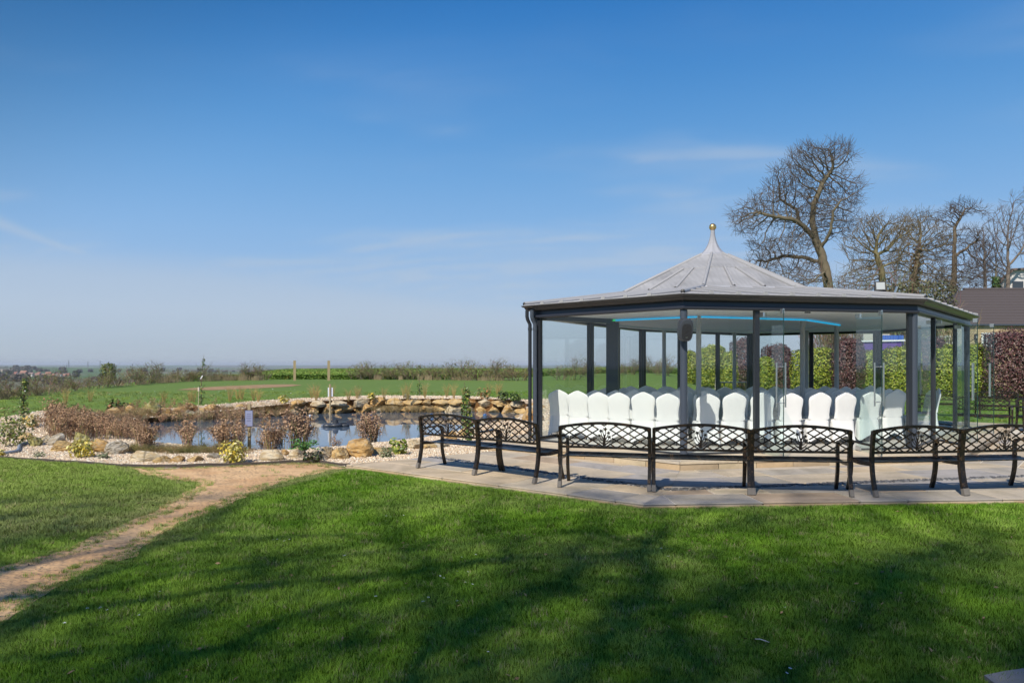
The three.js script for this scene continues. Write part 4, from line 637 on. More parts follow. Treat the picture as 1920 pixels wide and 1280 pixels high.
// ------------------------------------------------------------------ cast metal garden benches
{
  const W = 1.2, T = 0.82, top = (x) => 0.81 + 0.062 * Math.cos(clamp(Math.abs(x) / (W / 2)) * Math.PI / 2 * 0.98) ** 1.0, low = 0.545, v3 = (x, y, z) => new THREE.Vector3(x, y, z);
  const b = new THREE.Group(); b.userData = { category: 'bench' };
  const curveBar = (name, pts, w, d, m, parent = b, n = 14) => {                       // a rectangular bar swept along a curve in the y-z plane or x-y plane
    const c = new THREE.CatmullRomCurve3(pts).getPoints(n), mb = new MB(), flatX = pts.every((p) => Math.abs(p.x - pts[0].x) < 1e-6), ids = [];
    c.forEach((p, k) => { const t = c[Math.min(k + 1, n)].clone().sub(c[Math.max(k - 1, 0)]).normalize(), side = flatX ? v3(1, 0, 0) : v3(0, 0, 1), up = new THREE.Vector3().crossVectors(t, side).normalize(); ids.push([[-1, -1], [1, -1], [1, 1], [-1, 1]].map(([s, u]) => p.clone().addScaledVector(side, s * w / 2).addScaledVector(up, u * d / 2))); });
    for (let k = 0; k < n; k++) for (let s = 0; s < 4; s++) mb.poly([ids[k][s], ids[k][(s + 1) % 4], ids[k + 1][(s + 1) % 4], ids[k + 1][s]]);
    mb.poly(ids[0].slice().reverse()); mb.poly(ids[n]);
    return mb.build(name, m, parent);
  };
  for (const s of [-1, 1]) {
    const x = s * (W / 2 - 0.005), p = curveBar('back_leg', [v3(x, 0.0, 0.1), v3(x, 0.1, 0.07), v3(x, 0.3, 0.025), v3(x, 0.5, 0.012), v3(x, T, 0.05)], 0.042, 0.048, M.bench);
    const ft = new MB(); ft.box(0.05, 0.085, 0.056, M4(v3(x, 0.0425, 0.093), 0, 1, -0.28)); ft.build('foot', M.foot, b);
    curveBar('front_leg', [v3(x, 0.0, -0.53), v3(x, 0.12, -0.49), v3(x, 0.3, -0.455), v3(x, 0.5, -0.46), v3(x, 0.6, -0.455), v3(x, 0.635, -0.42)], 0.042, 0.04, M.bench);
    curveBar('armrest', [v3(x, 0.635, -0.44), v3(x, 0.65, -0.36), v3(x, 0.64, -0.2), v3(x, 0.635, 0.0)], 0.045, 0.022, M.bench);
    curveBar('side_rail', [v3(x, 0.4, -0.45), v3(x, 0.385, -0.25), v3(x, 0.395, 0.02)], 0.02, 0.04, M.bench);
  }
  curveBar('top_rail', Array.from({ length: 9 }, (_, k) => { const x = lerp(-W / 2, W / 2, k / 8); return v3(x, top(x), 0.05); }), 0.03, 0.036, M.bench, b, 24);
  curveBar('lower_rail', [v3(-W / 2, low, 0.018), v3(0, low, 0.018), v3(W / 2, low, 0.018)], 0.026, 0.03, M.bench, b, 4);
  for (let k = 0; k < 7; k++) { const z = -0.44 + k * 0.074, y = 0.425 - 0.02 * Math.sin(k / 6 * Math.PI), sl = new MB(); sl.box(W - 0.04, 0.014, 0.06, M4(v3(0, y, z))); sl.build('slat', M.benchSeat, b); }
  curveBar('front_rail', [v3(-W / 2, 0.405, -0.475), v3(0, 0.405, -0.475), v3(W / 2, 0.405, -0.475)], 0.02, 0.04, M.bench, b, 3);
  // lattice of flat bars, cut to the arch and to the oval in the middle
  const zAt = (y) => lerp(0.018, 0.05, (y - low) / (T - low)), oval = (x, y) => (x / 0.098) ** 2 + ((y - 0.7) / 0.135) ** 2;
  const lat = (x0, slope, dz) => { let run = null; const N = 160, runs = []; for (let k = 0; k <= N; k++) { const x = lerp(-W / 2 + 0.025, W / 2 - 0.025, k / N), y = low + 0.01 + (x - x0) * slope, ok = y > low + 0.008 && y < top(x) - 0.01 && oval(x, y) > 0.97; if (ok) { run ??= [x, x]; run[1] = x; } if ((!ok || k === N) && run) { if (run[1] - run[0] > 0.03) runs.push(run); run = null; } } for (const [a, c] of runs) { const m = new MB(), ya = low + 0.01 + (a - x0) * slope, yc = low + 0.01 + (c - x0) * slope; m.bar(v3(a, ya, zAt(ya) + dz), v3(c, yc, zAt(yc) + dz), 0.017, 0.008, v3(0, 0, 1)); m.build('lattice_bar', M.bench, b); } };
  for (let k = -9; k <= 9; k++) { lat(k * 0.158 + 0.02, 0.62, 0.002); lat(-(k * 0.158 + 0.02), -0.62, -0.007); }
  // the oval with its little tree of star flowers
  const med = sub('medallion', b), ov = new THREE.Shape(); ov.absellipse(0, 0, 0.1, 0.138, 0, 6.2832); const hole = new THREE.Path(); hole.absellipse(0, 0, 0.089, 0.127, 0, 6.2832, true); ov.holes.push(hole);
  const place = (g) => { g.translate(0, 0.7, 0.03); g.rotateX(0); return g; }, ex = { depth: 0.009, bevelEnabled: false, curveSegments: 20 };
  add('oval_ring', place(new THREE.ExtrudeGeometry(ov, ex)), M.bench, med);
  const tr = new MB(), stem = (pts, r0, r1) => { const c = new THREE.CatmullRomCurve3(pts.map(([x, y]) => v3(x, 0.7 + y, 0.034))).getPoints(8); tr.tube(c, c.map((_, k) => lerp(r0, r1, k / 8)), 6); };
  stem([[0, -0.13], [-0.004, -0.08], [0.004, -0.03], [0, 0.02]], 0.022, 0.009); stem([[0, -0.05], [-0.03, -0.01], [-0.045, 0.06]], 0.008, 0.004); stem([[0, -0.02], [0.02, 0.03], [0.012, 0.085]], 0.008, 0.004); stem([[0, -0.06], [0.03, -0.02], [0.055, 0.035]], 0.008, 0.004); stem([[0, -0.07], [-0.04, -0.045], [-0.066, 0.0]], 0.007, 0.004); stem([[0, -0.08], [0.04, -0.06], [0.066, -0.02]], 0.007, 0.004);
  stem([[0, -0.11], [-0.05, -0.085], [-0.08, -0.05]], 0.013, 0.003); stem([[0, -0.115], [0.05, -0.088], [0.08, -0.055]], 0.013, 0.003); stem([[-0.004, 0.0], [-0.02, 0.06], [-0.01, 0.11]], 0.007, 0.003); tr.build('stem', M.bench, med);
  for (const [x, y, r] of [[-0.045, 0.066, 0.03], [0.014, 0.092, 0.031], [0.056, 0.042, 0.028], [-0.066, 0.004, 0.022], [0.066, -0.012, 0.03]]) { const st = new THREE.Shape(); for (let k = 0; k < 10; k++) { const a = k / 10 * 6.283 + x * 9, q = k % 2 ? r * 0.52 : r; k ? st.lineTo(x + Math.cos(a) * q, y + Math.sin(a) * q) : st.moveTo(x + q * Math.cos(a), y + q * Math.sin(a)); } add('star_flower', place(new THREE.ExtrudeGeometry(st, ex)), M.bench, med); }
  const put = (a, c, label, group, y = 0.062) => { const X = (a[0] + c[0]) / 2, Z = (a[1] + c[1]) / 2, turn = Math.atan2(c[1] - a[1], c[0] - a[0]), o = copyOf(b, 'garden_bench', [X, y, -Z], turn, label, group); o.translateZ(-0.1); return o; };
  const G = 'dark metal benches round the pavilion', say = ['dark bronze lattice back bench at the far left end, partly on gravel background', 'lattice back bench turned toward the glass, second from the left end', 'worn bronze lattice bench, left of the three standing edge to edge', 'middle one of the three lattice benches standing edge to edge', 'lattice bench in front of the open doorway, right of the three', 'black lattice bench right of the gap, with its left arm in view', 'lattice bench cut off by the right edge of the picture'];
  [[[-1.49, 11.9], [-0.58, 11.18]], [[-0.57, 11.15], [0.32, 10.32]], [[0.61, 10.03], [1.81, 9.69]], [[1.83, 9.68], [3.02, 9.45]], [[3.05, 9.44], [4.24, 9.3]], [[4.53, 9.27], [5.7, 9.4]], [[5.74, 9.42], [6.93, 9.6]]].forEach(([a, c], k) => put(a, c, say[k], G));
  const farSay = ['dark lattice bench beyond the open right doors, left of the near pair', 'dark lattice bench beyond the open right doors, right of the near pair', 'dark bench in front of the purple leaved bush at the far right', 'dark bench before the yellow green laurel, left of the far three', 'dark bench behind the glass, between two hedge shrubs'];
  [[[12.95, 19.3], [11.75, 19.9]], [[14.15, 18.9], [12.98, 19.25]], [[16.3, 24.0], [15.1, 24.4]], [[15.0, 25.2], [13.85, 25.6]], [[13.6, 26.5], [12.45, 26.9]]].forEach(([a, c], k) => put(a, c, farSay[k], 'dark metal benches behind the pavilion', k < 2 ? 0.0 : H(15, 25)));
}

// ------------------------------------------------------------------ trees: limbs grown toward points spread through the crown
function growTree(spec) {
  const R = rng(spec.seed), D = spec.step ?? 0.34, nx = [], ny = [], nz = [], par = [], kids = [], born = [];
  const node = (x, y, z, p) => { nx.push(x); ny.push(y); nz.push(z); par.push(p); kids.push(0); if (p >= 0) kids[p]++; return nx.length - 1; };
  node(...spec.trunk[0], -1);
  let tip = 0;
  for (let k = 1; k < spec.trunk.length; k++) { const a = spec.trunk[k - 1], b = spec.trunk[k], n = Math.max(1, Math.round(Math.hypot(b[0] - a[0], b[1] - a[1], b[2] - a[2]) / D)); for (let j = 1; j <= n; j++) tip = node(...[0, 1, 2].map((i) => lerp(a[i], b[i], j / n) + (i !== 1 && j < n ? (R() - 0.5) * 0.08 : 0)), tip); }
  for (const limb of spec.limbs ?? []) { let p = 0, best = 1e9; for (let i = 0; i < nx.length; i++) { const d = Math.hypot(nx[i] - limb[0][0], ny[i] - limb[0][1], nz[i] - limb[0][2]); if (d < best) { best = d; p = i; } } for (let k = 1; k < limb.length; k++) { const a = [nx[p], ny[p], nz[p]], b = limb[k], n = Math.max(1, Math.round(Math.hypot(b[0] - a[0], b[1] - a[1], b[2] - a[2]) / D)); for (let j = 1; j <= n; j++) p = node(...[0, 1, 2].map((i) => lerp(a[i], b[i], j / n) + (R() - 0.5) * 0.1), p); } }
  const A = [];
  for (const [c, r, n] of spec.lobes) for (let k = 0; k < n * (spec.rich ?? 1.9); k++) { let x, y, z, l; do { x = R() * 2 - 1; y = R() * 2 - 1; z = R() * 2 - 1; l = x * x + y * y + z * z; } while (l > 1); A.push({ x: c[0] + x * r[0], y: c[1] + y * r[1], z: c[2] + z * r[2], n: -1, d: 1e9 }); }
  const see = (from) => { for (const a of A) for (let i = from; i < nx.length; i++) { const dx = a.x - nx[i], dy = a.y - ny[i], dz = a.z - nz[i], d = dx * dx + dy * dy + dz * dz; if (d < a.d && ny[i] > spec.clear) { a.d = d; a.n = i; } } };
  see(0);
  const kill = (spec.kill ?? 0.5) ** 2;
  for (let it = 0; it < 90 && A.length; it++) {
    const pull = new Map();
    for (const a of A) { if (a.n < 0) continue; const l = Math.sqrt(a.d) || 1, p = pull.get(a.n) ?? [0, 0, 0]; p[0] += (a.x - nx[a.n]) / l; p[1] += (a.y - ny[a.n]) / l; p[2] += (a.z - nz[a.n]) / l; pull.set(a.n, p); }
    const from = nx.length;
    for (const [i, p] of pull) { if (kids[i] > 3) continue; const l = Math.hypot(...p) || 1, q = p.map((v) => v / l + (R() - 0.5) * 0.5); q[1] += spec.rise ?? 0.05; const m = Math.hypot(...q) || 1; node(nx[i] + q[0] / m * D, ny[i] + q[1] / m * D, nz[i] + q[2] / m * D, i); }
    if (nx.length === from || nx.length > 15000) break;
    see(from);
    for (let k = A.length - 1; k >= 0; k--) if (A[k].d < kill) { A[k] = A[A.length - 1]; A.length--; }
  }
  const bones = nx.length;
  for (let i = 1; i < bones; i++) if (kids[i] === 0 || (ny[i] > spec.clear + 1 && R() < (spec.side ?? 0.5))) {        // fine twigs at and along the branch ends
    const p = par[i], d = [nx[i] - nx[p], ny[i] - ny[p], nz[i] - nz[p]], nT = kids[i] === 0 ? 5 : 1;
    for (let t = 0; t < nT; t++) { let q = i; const l0 = (spec.twig ?? 0.32) * (0.7 + 0.9 * R()), dir = d.map((v) => v / D + (R() - 0.5) * 1.7); dir[1] += 0.25; for (let s = 0; s < 2; s++) { const m = Math.hypot(...dir) || 1; q = node(nx[q] + dir[0] / m * l0, ny[q] + dir[1] / m * l0, nz[q] + dir[2] / m * l0, q); dir[0] += (R() - 0.5) * 0.9; dir[1] += 0.25 + (R() - 0.5) * 0.5; dir[2] += (R() - 0.5) * 0.9; } }
  }
  const n = nx.length, e = spec.pipe ?? 2.25, w = new Float64Array(n), heavy = new Int32Array(n).fill(-1), hw = new Float64Array(n), tipR = spec.tip ?? 0.0125;
  for (let i = n - 1; i >= 0; i--) { if (!w[i]) w[i] = tipR ** e; const p = par[i]; if (p >= 0) { w[p] += w[i]; if (w[i] > hw[p]) { hw[p] = w[i]; heavy[p] = i; } } }
  const rad = Array.from(w, (x) => x ** (1 / e)), trunk = new MB(), crown = new MB(), bark = spec.bark ?? [0.2, 0.165, 0.105], twigC = spec.twigColor ?? [0.085, 0.062, 0.05];
  const chain = (start, from) => {
    const pts = [], rs = [], cs = [];
    if (from >= 0) { pts.push(new THREE.Vector3(nx[from], ny[from], nz[from])); rs.push(Math.min(rad[from] * 0.8, rad[start] * 1.15)); cs.push(null); }
    for (let i = start; i >= 0; i = heavy[i]) { pts.push(new THREE.Vector3(nx[i], ny[i], nz[i])); rs.push(rad[i] * (i === 0 ? 1.35 : 1)); }
    if (pts.length < 2) return;
    const r0 = rs[0], big = r0 > (spec.big ?? 0.075), sides = r0 > 0.1 ? 9 : r0 > 0.035 ? 5 : 3;
    (big ? trunk : crown).tube(pts, rs, sides, (k) => { const f = smooth(0.015, 0.09, rs[k]), v = 0.75 + 0.5 * fbm(pts[k].x * 3, pts[k].y * 2, pts[k].z * 3, 2); return mixc(twigC, bark, f).map((c) => c * v); }, false);
  };
  chain(0, -1);
  for (let i = 1; i < n; i++) if (heavy[par[i]] !== i) chain(i, par[i]);
  return { trunk: trunk.geo(), crown: crown.geo(), nodes: { nx, ny, nz, rad } };
}
const barkMat = mat({ vertexColors: true, roughness: 0.9, bumpMap: grain, bumpScale: 0.03 });
function plantTree(spec, X, Z, label, group, turn = 0) {
  const foot = spec.foot ?? H(X, Z);                         // height of the crown's own zero; the trunk reaches down to the ground
  if (spec.foot !== undefined) spec.trunk = [[spec.trunk[0][0], H(X, Z) - foot - 0.2, spec.trunk[0][2]], ...spec.trunk];
  const g = growTree(spec), t = thing(spec.name ?? 'bare_tree', label, 'tree', [X, foot - 0.1, -Z], turn, group);
  add('trunk', g.trunk, barkMat, t); stuff(add('crown', g.crown, M.vc, t));
  t.userData.bones = undefined; delete t.userData.bones;
  return { t, g };
}
function ivyOn(t, g, from, to, rMin, per, size, tone, seed) {    // leaves clinging round the thick limbs
  const R = rng(seed), mb = new MB(), { nx, ny, nz, rad } = g.nodes;
  for (let i = 0; i < nx.length; i++) if (ny[i] > from && ny[i] < to && rad[i] > rMin) for (let k = 0; k < per; k++) { const a = R() * 6.283, r = rad[i] + R() * 0.3, p = new THREE.Vector3(nx[i] + Math.cos(a) * r, ny[i] + (R() - 0.5) * 0.4, nz[i] + Math.sin(a) * r); leafAt(mb, p, new THREE.Vector3(Math.cos(a), 0.4, Math.sin(a)), size * (0.7 + 0.6 * R()), tone.map((c) => c * (0.6 + 0.8 * R())), R); }
  stuff(mb.build('ivy', M.vcLeaf, t));
}
function leafAt(mb, p, n, s, c, R, long = 1.6) {
  const nn = n.clone().add(new THREE.Vector3(R() - 0.5, R() - 0.5, R() - 0.5).multiplyScalar(1.5)).normalize(), t = new THREE.Vector3(R() - 0.5, R() - 0.5, R() - 0.5).cross(nn).normalize(), b = new THREE.Vector3().crossVectors(nn, t), fold = nn.clone().multiplyScalar(s * 0.12);
  const a0 = mb.v(p.clone().addScaledVector(t, -s * long / 2), [0, 0], c), a1 = mb.v(p.clone().addScaledVector(b, s / 2).add(fold), [0, 0], c), a2 = mb.v(p.clone().addScaledVector(t, s * long / 2), [0, 0], c), a3 = mb.v(p.clone().addScaledVector(b, -s / 2).add(fold), [0, 0], c);
  mb.i.push(a0, a1, a2, a0, a2, a3);
}
const px2 = (list, bx, by, s) => list.map(([x, y, rx, ry, n]) => [[(x - bx) * s, (by - y) * s, 0], [rx * s, ry * s, Math.max(rx, ry) * s], n]);
let tall;
{
  const s = 60 / FOCAL, base = [1556, 672], at = (x, y, z = 0) => [(x - base[0]) * s, (base[1] - y) * s, z];
  tall = plantTree({ foot: EYE - (679 - HORIZON) * 60 / FOCAL, seed: 3, name: 'tall_bare_tree', clear: 5.2, step: 0.29, kill: 0.36, rich: 2.5, tip: 0.0088, side: 0.95, pipe: 2.3, twigColor: [0.12, 0.092, 0.07], bark: [0.165, 0.135, 0.085], trunk: [at(1557, 672), at(1556, 560), at(1551, 520, 0.2), at(1540, 466, 0.1), at(1530, 440, 0), at(1526, 405, -0.2), at(1525, 375, 0), at(1533, 352, 0.3), at(1545, 330, 0), at(1562, 306, 0)],
    limbs: [[at(1536, 440), at(1500, 415, 0.6), at(1478, 405, 0.9), at(1440, 402, 1.2), at(1420, 396, 1.3)], [at(1545, 490), at(1520, 470, -1), at(1485, 465, -1.6), at(1450, 475, -2)], [at(1540, 462), at(1546, 430, 1.2), at(1548, 395, 1.5), at(1560, 375, 1.8)], [at(1552, 520), at(1530, 505, 1.5), at(1500, 525, 2.4), at(1485, 535, 2.8)], [at(1530, 430), at(1508, 400, -1.2), at(1508, 375, -1.6), at(1480, 355, -1.8)]],
    lobes: px2([[1412, 398, 44, 34, 300], [1448, 366, 36, 26, 210], [1484, 330, 40, 34, 330], [1520, 290, 40, 28, 330], [1566, 282, 36, 24, 260], [1588, 352, 28, 34, 230], [1556, 330, 34, 24, 200], [1452, 458, 46, 24, 210], [1428, 492, 34, 20, 140], [1572, 412, 32, 30, 180], [1506, 505, 44, 26, 170], [1478, 400, 34, 24, 140], [1590, 400, 20, 26, 110], [1548, 385, 24, 20, 90], [1527, 385, 44, 52, 240], [1512, 440, 34, 30, 150]], ...base, s), twig: 0.34 }, (base[0] - 960) / FOCAL * 60, 60, 'tallest bare tree, spreading crown above the pavilion spire\'s right');
  const sp = (seed, name, bx, by, Z, trunk, lobes, label, more = {}) => { const k = Z / FOCAL; return plantTree({ foot: EYE - (by + 15 - HORIZON) * k, seed, name, clear: 2.5, step: 0.3, kill: 0.38, rich: 2.4, tip: 0.0095, side: 0.8, trunk: trunk.map(([x, y, z = 0]) => [(x - bx) * k, (by - y) * k, z]), lobes: px2(lobes, bx, by, k), twig: 0.3, side: 0.5, ...more }, (bx - 960) / FOCAL * Z, Z, label); };
  sp(11, 'bare_tree', 1660, 672, 58, [[1660, 672], [1658, 530], [1650, 490, 0.3], [1640, 455, 0.2]], [[1612, 446, 30, 36, 240], [1645, 417, 42, 34, 360], [1685, 422, 42, 36, 340], [1622, 500, 40, 38, 260], [1665, 480, 40, 40, 260], [1600, 515, 36, 24, 140], [1630, 528, 50, 26, 230], [1695, 522, 40, 26, 170]], 'rounded bare tree behind the roof floodlight', { bark: [0.2, 0.17, 0.08], twigColor: [0.17, 0.13, 0.075] });
  { const b = sp(12, 'bare_tree', 1712, 672, 62, [[1712, 672], [1708, 540], [1716, 480, 0.3], [1722, 440, 0.2]], [[1720, 409, 38, 30, 320], [1750, 434, 36, 32, 240], [1700, 470, 34, 36, 200], [1735, 495, 34, 36, 200], [1715, 525, 44, 24, 170], [1760, 515, 30, 26, 130]], 'bare tree with a brown ivy clad trunk right of the floodlight', { twigColor: [0.15, 0.115, 0.07] }); ivyOn(b.t, b.g, 2, 10, 0.1, 26, 0.16, [0.13, 0.085, 0.035], 5); }
  { const b = sp(13, 'bare_tree', 1790, 675, 74, [[1790, 675], [1788, 560], [1787, 460, 0.3], [1790, 410, 0.1], [1808, 380]], [[1803, 374, 26, 16, 170], [1778, 392, 26, 22, 150], [1834, 378, 20, 7, 70], [1762, 450, 32, 28, 190], [1815, 440, 34, 34, 200], [1785, 510, 44, 40, 320], [1822, 500, 32, 34, 160]], 'dark upright bare tree with a jutting top branch on the right', { limbs: [[[0, 11, 0], [1.6, 12.4, 0.4], [2.2, 12.7, 0.3]]], bark: [0.13, 0.095, 0.06] }); ivyOn(b.t, b.g, 1, 8.5, 0.12, 14, 0.15, [0.12, 0.085, 0.035], 6); }
  { const b = sp(14, 'slender_tree', 1892, 665, 82, [[1892, 665], [1890, 540], [1892, 480]], [[1870, 420, 16, 50, 150], [1890, 405, 16, 50, 190], [1912, 396, 18, 56, 190], [1935, 420, 20, 56, 160], [1852, 465, 20, 40, 120]], 'slender upswept bare tree with a green ivy foot, by the pale gable', { rise: 0.5, step: 0.42, kill: 0.6, bark: [0.19, 0.15, 0.12], twigColor: [0.14, 0.11, 0.1], side: 0.3 }); ivyOn(b.t, b.g, 1, 8, 0.07, 40, 0.15, [0.06, 0.1, 0.02], 7); }
  { const b = sp(15, 'slender_tree', 1850, 665, 80, [[1850, 665], [1848, 520], [1846, 470]], [[1846, 450, 20, 40, 150], [1862, 500, 16, 34, 90], [1835, 495, 16, 30, 90]], 'thin pale tree with an ivy foot between the dark tree and the gable', { rise: 0.4, bark: [0.19, 0.15, 0.12], twigColor: [0.13, 0.1, 0.09] }); ivyOn(b.t, b.g, 1, 7, 0.06, 40, 0.15, [0.06, 0.1, 0.02], 8); }
  { const b = sp(16, 'slender_tree', 1868, 665, 79, [[1870, 665], [1870, 560], [1868, 490]], [[1868, 470, 12, 30, 70], [1878, 500, 12, 30, 60]], 'short stub of a tree wrapped in dense green ivy', { rise: 0.4 }); ivyOn(b.t, b.g, 1, 9, 0.04, 110, 0.16, [0.055, 0.095, 0.02], 9); }
  // the trees behind the camera whose shadow lies across the near lawn
  const shade = { seed: 23, clear: 4.5, step: 0.32, kill: 0.48, rich: 0.8, tip: 0.0068, side: 0.4, twig: 0.36, trunk: [[0, 0, 0], [-0.1, 4, 0], [-0.4, 7.5, 0.2], [-0.2, 10.5, 0.5], [0.3, 13, 0.2]], limbs: [[[-0.2, 5.5, 0], [1.6, 7.2, 0.9], [3.4, 8.6, 1.3], [4.6, 9.6, 1.6]], [[-0.4, 7.2, 0], [-2.2, 8.6, -0.8], [-3.8, 10, -1.2], [-4.8, 11.6, -1]], [[-0.3, 8.8, 0.3], [0.4, 10.4, 2], [0.6, 11.8, 3.4]]], lobes: [[[4.2, 9.8, 1.6], [2.6, 2, 2.4], 420], [[-4.4, 11.4, -1], [2.8, 2, 2.6], 440], [[0.8, 12.2, 3.4], [2.4, 1.9, 2.4], 380], [[0.4, 15, 0], [2.8, 2, 2.8], 460], [[-1.5, 13.2, -3], [2.4, 1.8, 2.4], 340], [[2.6, 13.2, -1.6], [2.2, 1.6, 2.2], 280]] };
  let first = null;
  for (const [X, Z, turn, k, label] of [[-10.9, -17.2, 0.4, 1.6, 'left'], [-1.9, -17.4, 2.6, 1.5, 'right'], [-20.6, -12.6, 4.4, 1.2, 'far left'], [-8.2, -20.8, 1.5, 1.5, 'middle'], [-8.4, -9.6, 5.2, 1.0, 'nearest']]) {
    const say = `bare tree behind the viewer, ${label} of the group shading the near lawn`;
    if (!first) { first = plantTree({ ...shade, name: 'shade_tree' }, X, Z, say, 'trees behind the viewer', turn).t; first.scale.setScalar(k); } else copyOf(first, 'shade_tree', [X, -0.1, -Z], turn, say, 'trees behind the viewer', k);
  }
}

// ------------------------------------------------------------------ leafy bushes
function leafBush(lobes, per, size, tones, seed, long = 1.6, skin = 0.35) {
  const R = rng(seed), mb = new MB(), dir = new THREE.Vector3(), tot = lobes.reduce((s, l) => s + l[1][0] * l[1][1], 0);
  for (const [c, r] of lobes) { const n = Math.round(per * r[0] * r[1] / tot); for (let k = 0; k < n; k++) { dir.set(R() * 2 - 1, R() * 2 - 1, R() * 2 - 1).normalize(); const box = Math.max(Math.abs(dir.x), Math.abs(dir.y), Math.abs(dir.z)), sq = lerp(1, 1 / box, 0.45), rr = (1 - skin * R() * R()) * sq * (0.86 + 0.3 * fbm(dir.x * 2.5 + seed, dir.y * 2.5, dir.z * 2.5, 2)); const p = new THREE.Vector3(c[0] + dir.x * r[0] * rr, Math.max(0.03, c[1] + dir.y * r[1] * rr), c[2] + dir.z * r[2] * rr), tn = tones[Math.floor(R() * tones.length)], v = 0.75 + 0.5 * R(); leafAt(mb, p, dir.clone().add(new THREE.Vector3(0, 0.4, 0)), size * (0.7 + 0.6 * R()), tn.map((t) => t * v), R, long); } }
  return mb.geo();
}
function twigs(n, h, spread, seed, tone, r = 0.012, fork = 3, deep = 2) {   // a bundle of bare stems that fork
  const R = rng(seed), mb = new MB();
  const go = (p, d, l, rr, lv) => { const pts = [p.clone()], q = p.clone(); for (let k = 0; k < 3; k++) { q.addScaledVector(d, l / 3); d.x += (R() - 0.5) * 0.5; d.z += (R() - 0.5) * 0.5; d.y += 0.06; d.normalize(); pts.push(q.clone()); } mb.tube(pts, pts.map((_, k) => rr * (1 - k * 0.18)), 3, tone.map((c) => c * (0.6 + 0.7 * R())), false); if (lv > 0) for (let k = 0; k < fork; k++) { const e = d.clone().add(new THREE.Vector3((R() - 0.5) * 1.8, (R() - 0.35) * 1.1, (R() - 0.5) * 1.8)).normalize(); go(pts[1 + Math.floor(R() * 3)].clone(), e, l * (0.5 + 0.3 * R()), rr * 0.6, lv - 1); } };
  for (let k = 0; k < n; k++) { const a = R() * 6.283, s = Math.sqrt(R()) * spread; go(new THREE.Vector3(Math.cos(a) * s * 0.6, 0, Math.sin(a) * s * 0.4), new THREE.Vector3(Math.cos(a) * 0.5 * R(), 1, Math.sin(a) * 0.5 * R()).normalize(), h * (0.4 + 0.25 * R()), r, deep); }
  return mb.geo();
}
const laurelT = [[0.22, 0.28, 0.02], [0.29, 0.32, 0.025], [0.14, 0.2, 0.018], [0.34, 0.34, 0.04]], photT = [[0.105, 0.034, 0.036], [0.15, 0.06, 0.056], [0.075, 0.034, 0.03], [0.1, 0.05, 0.045], [0.17, 0.11, 0.09]];
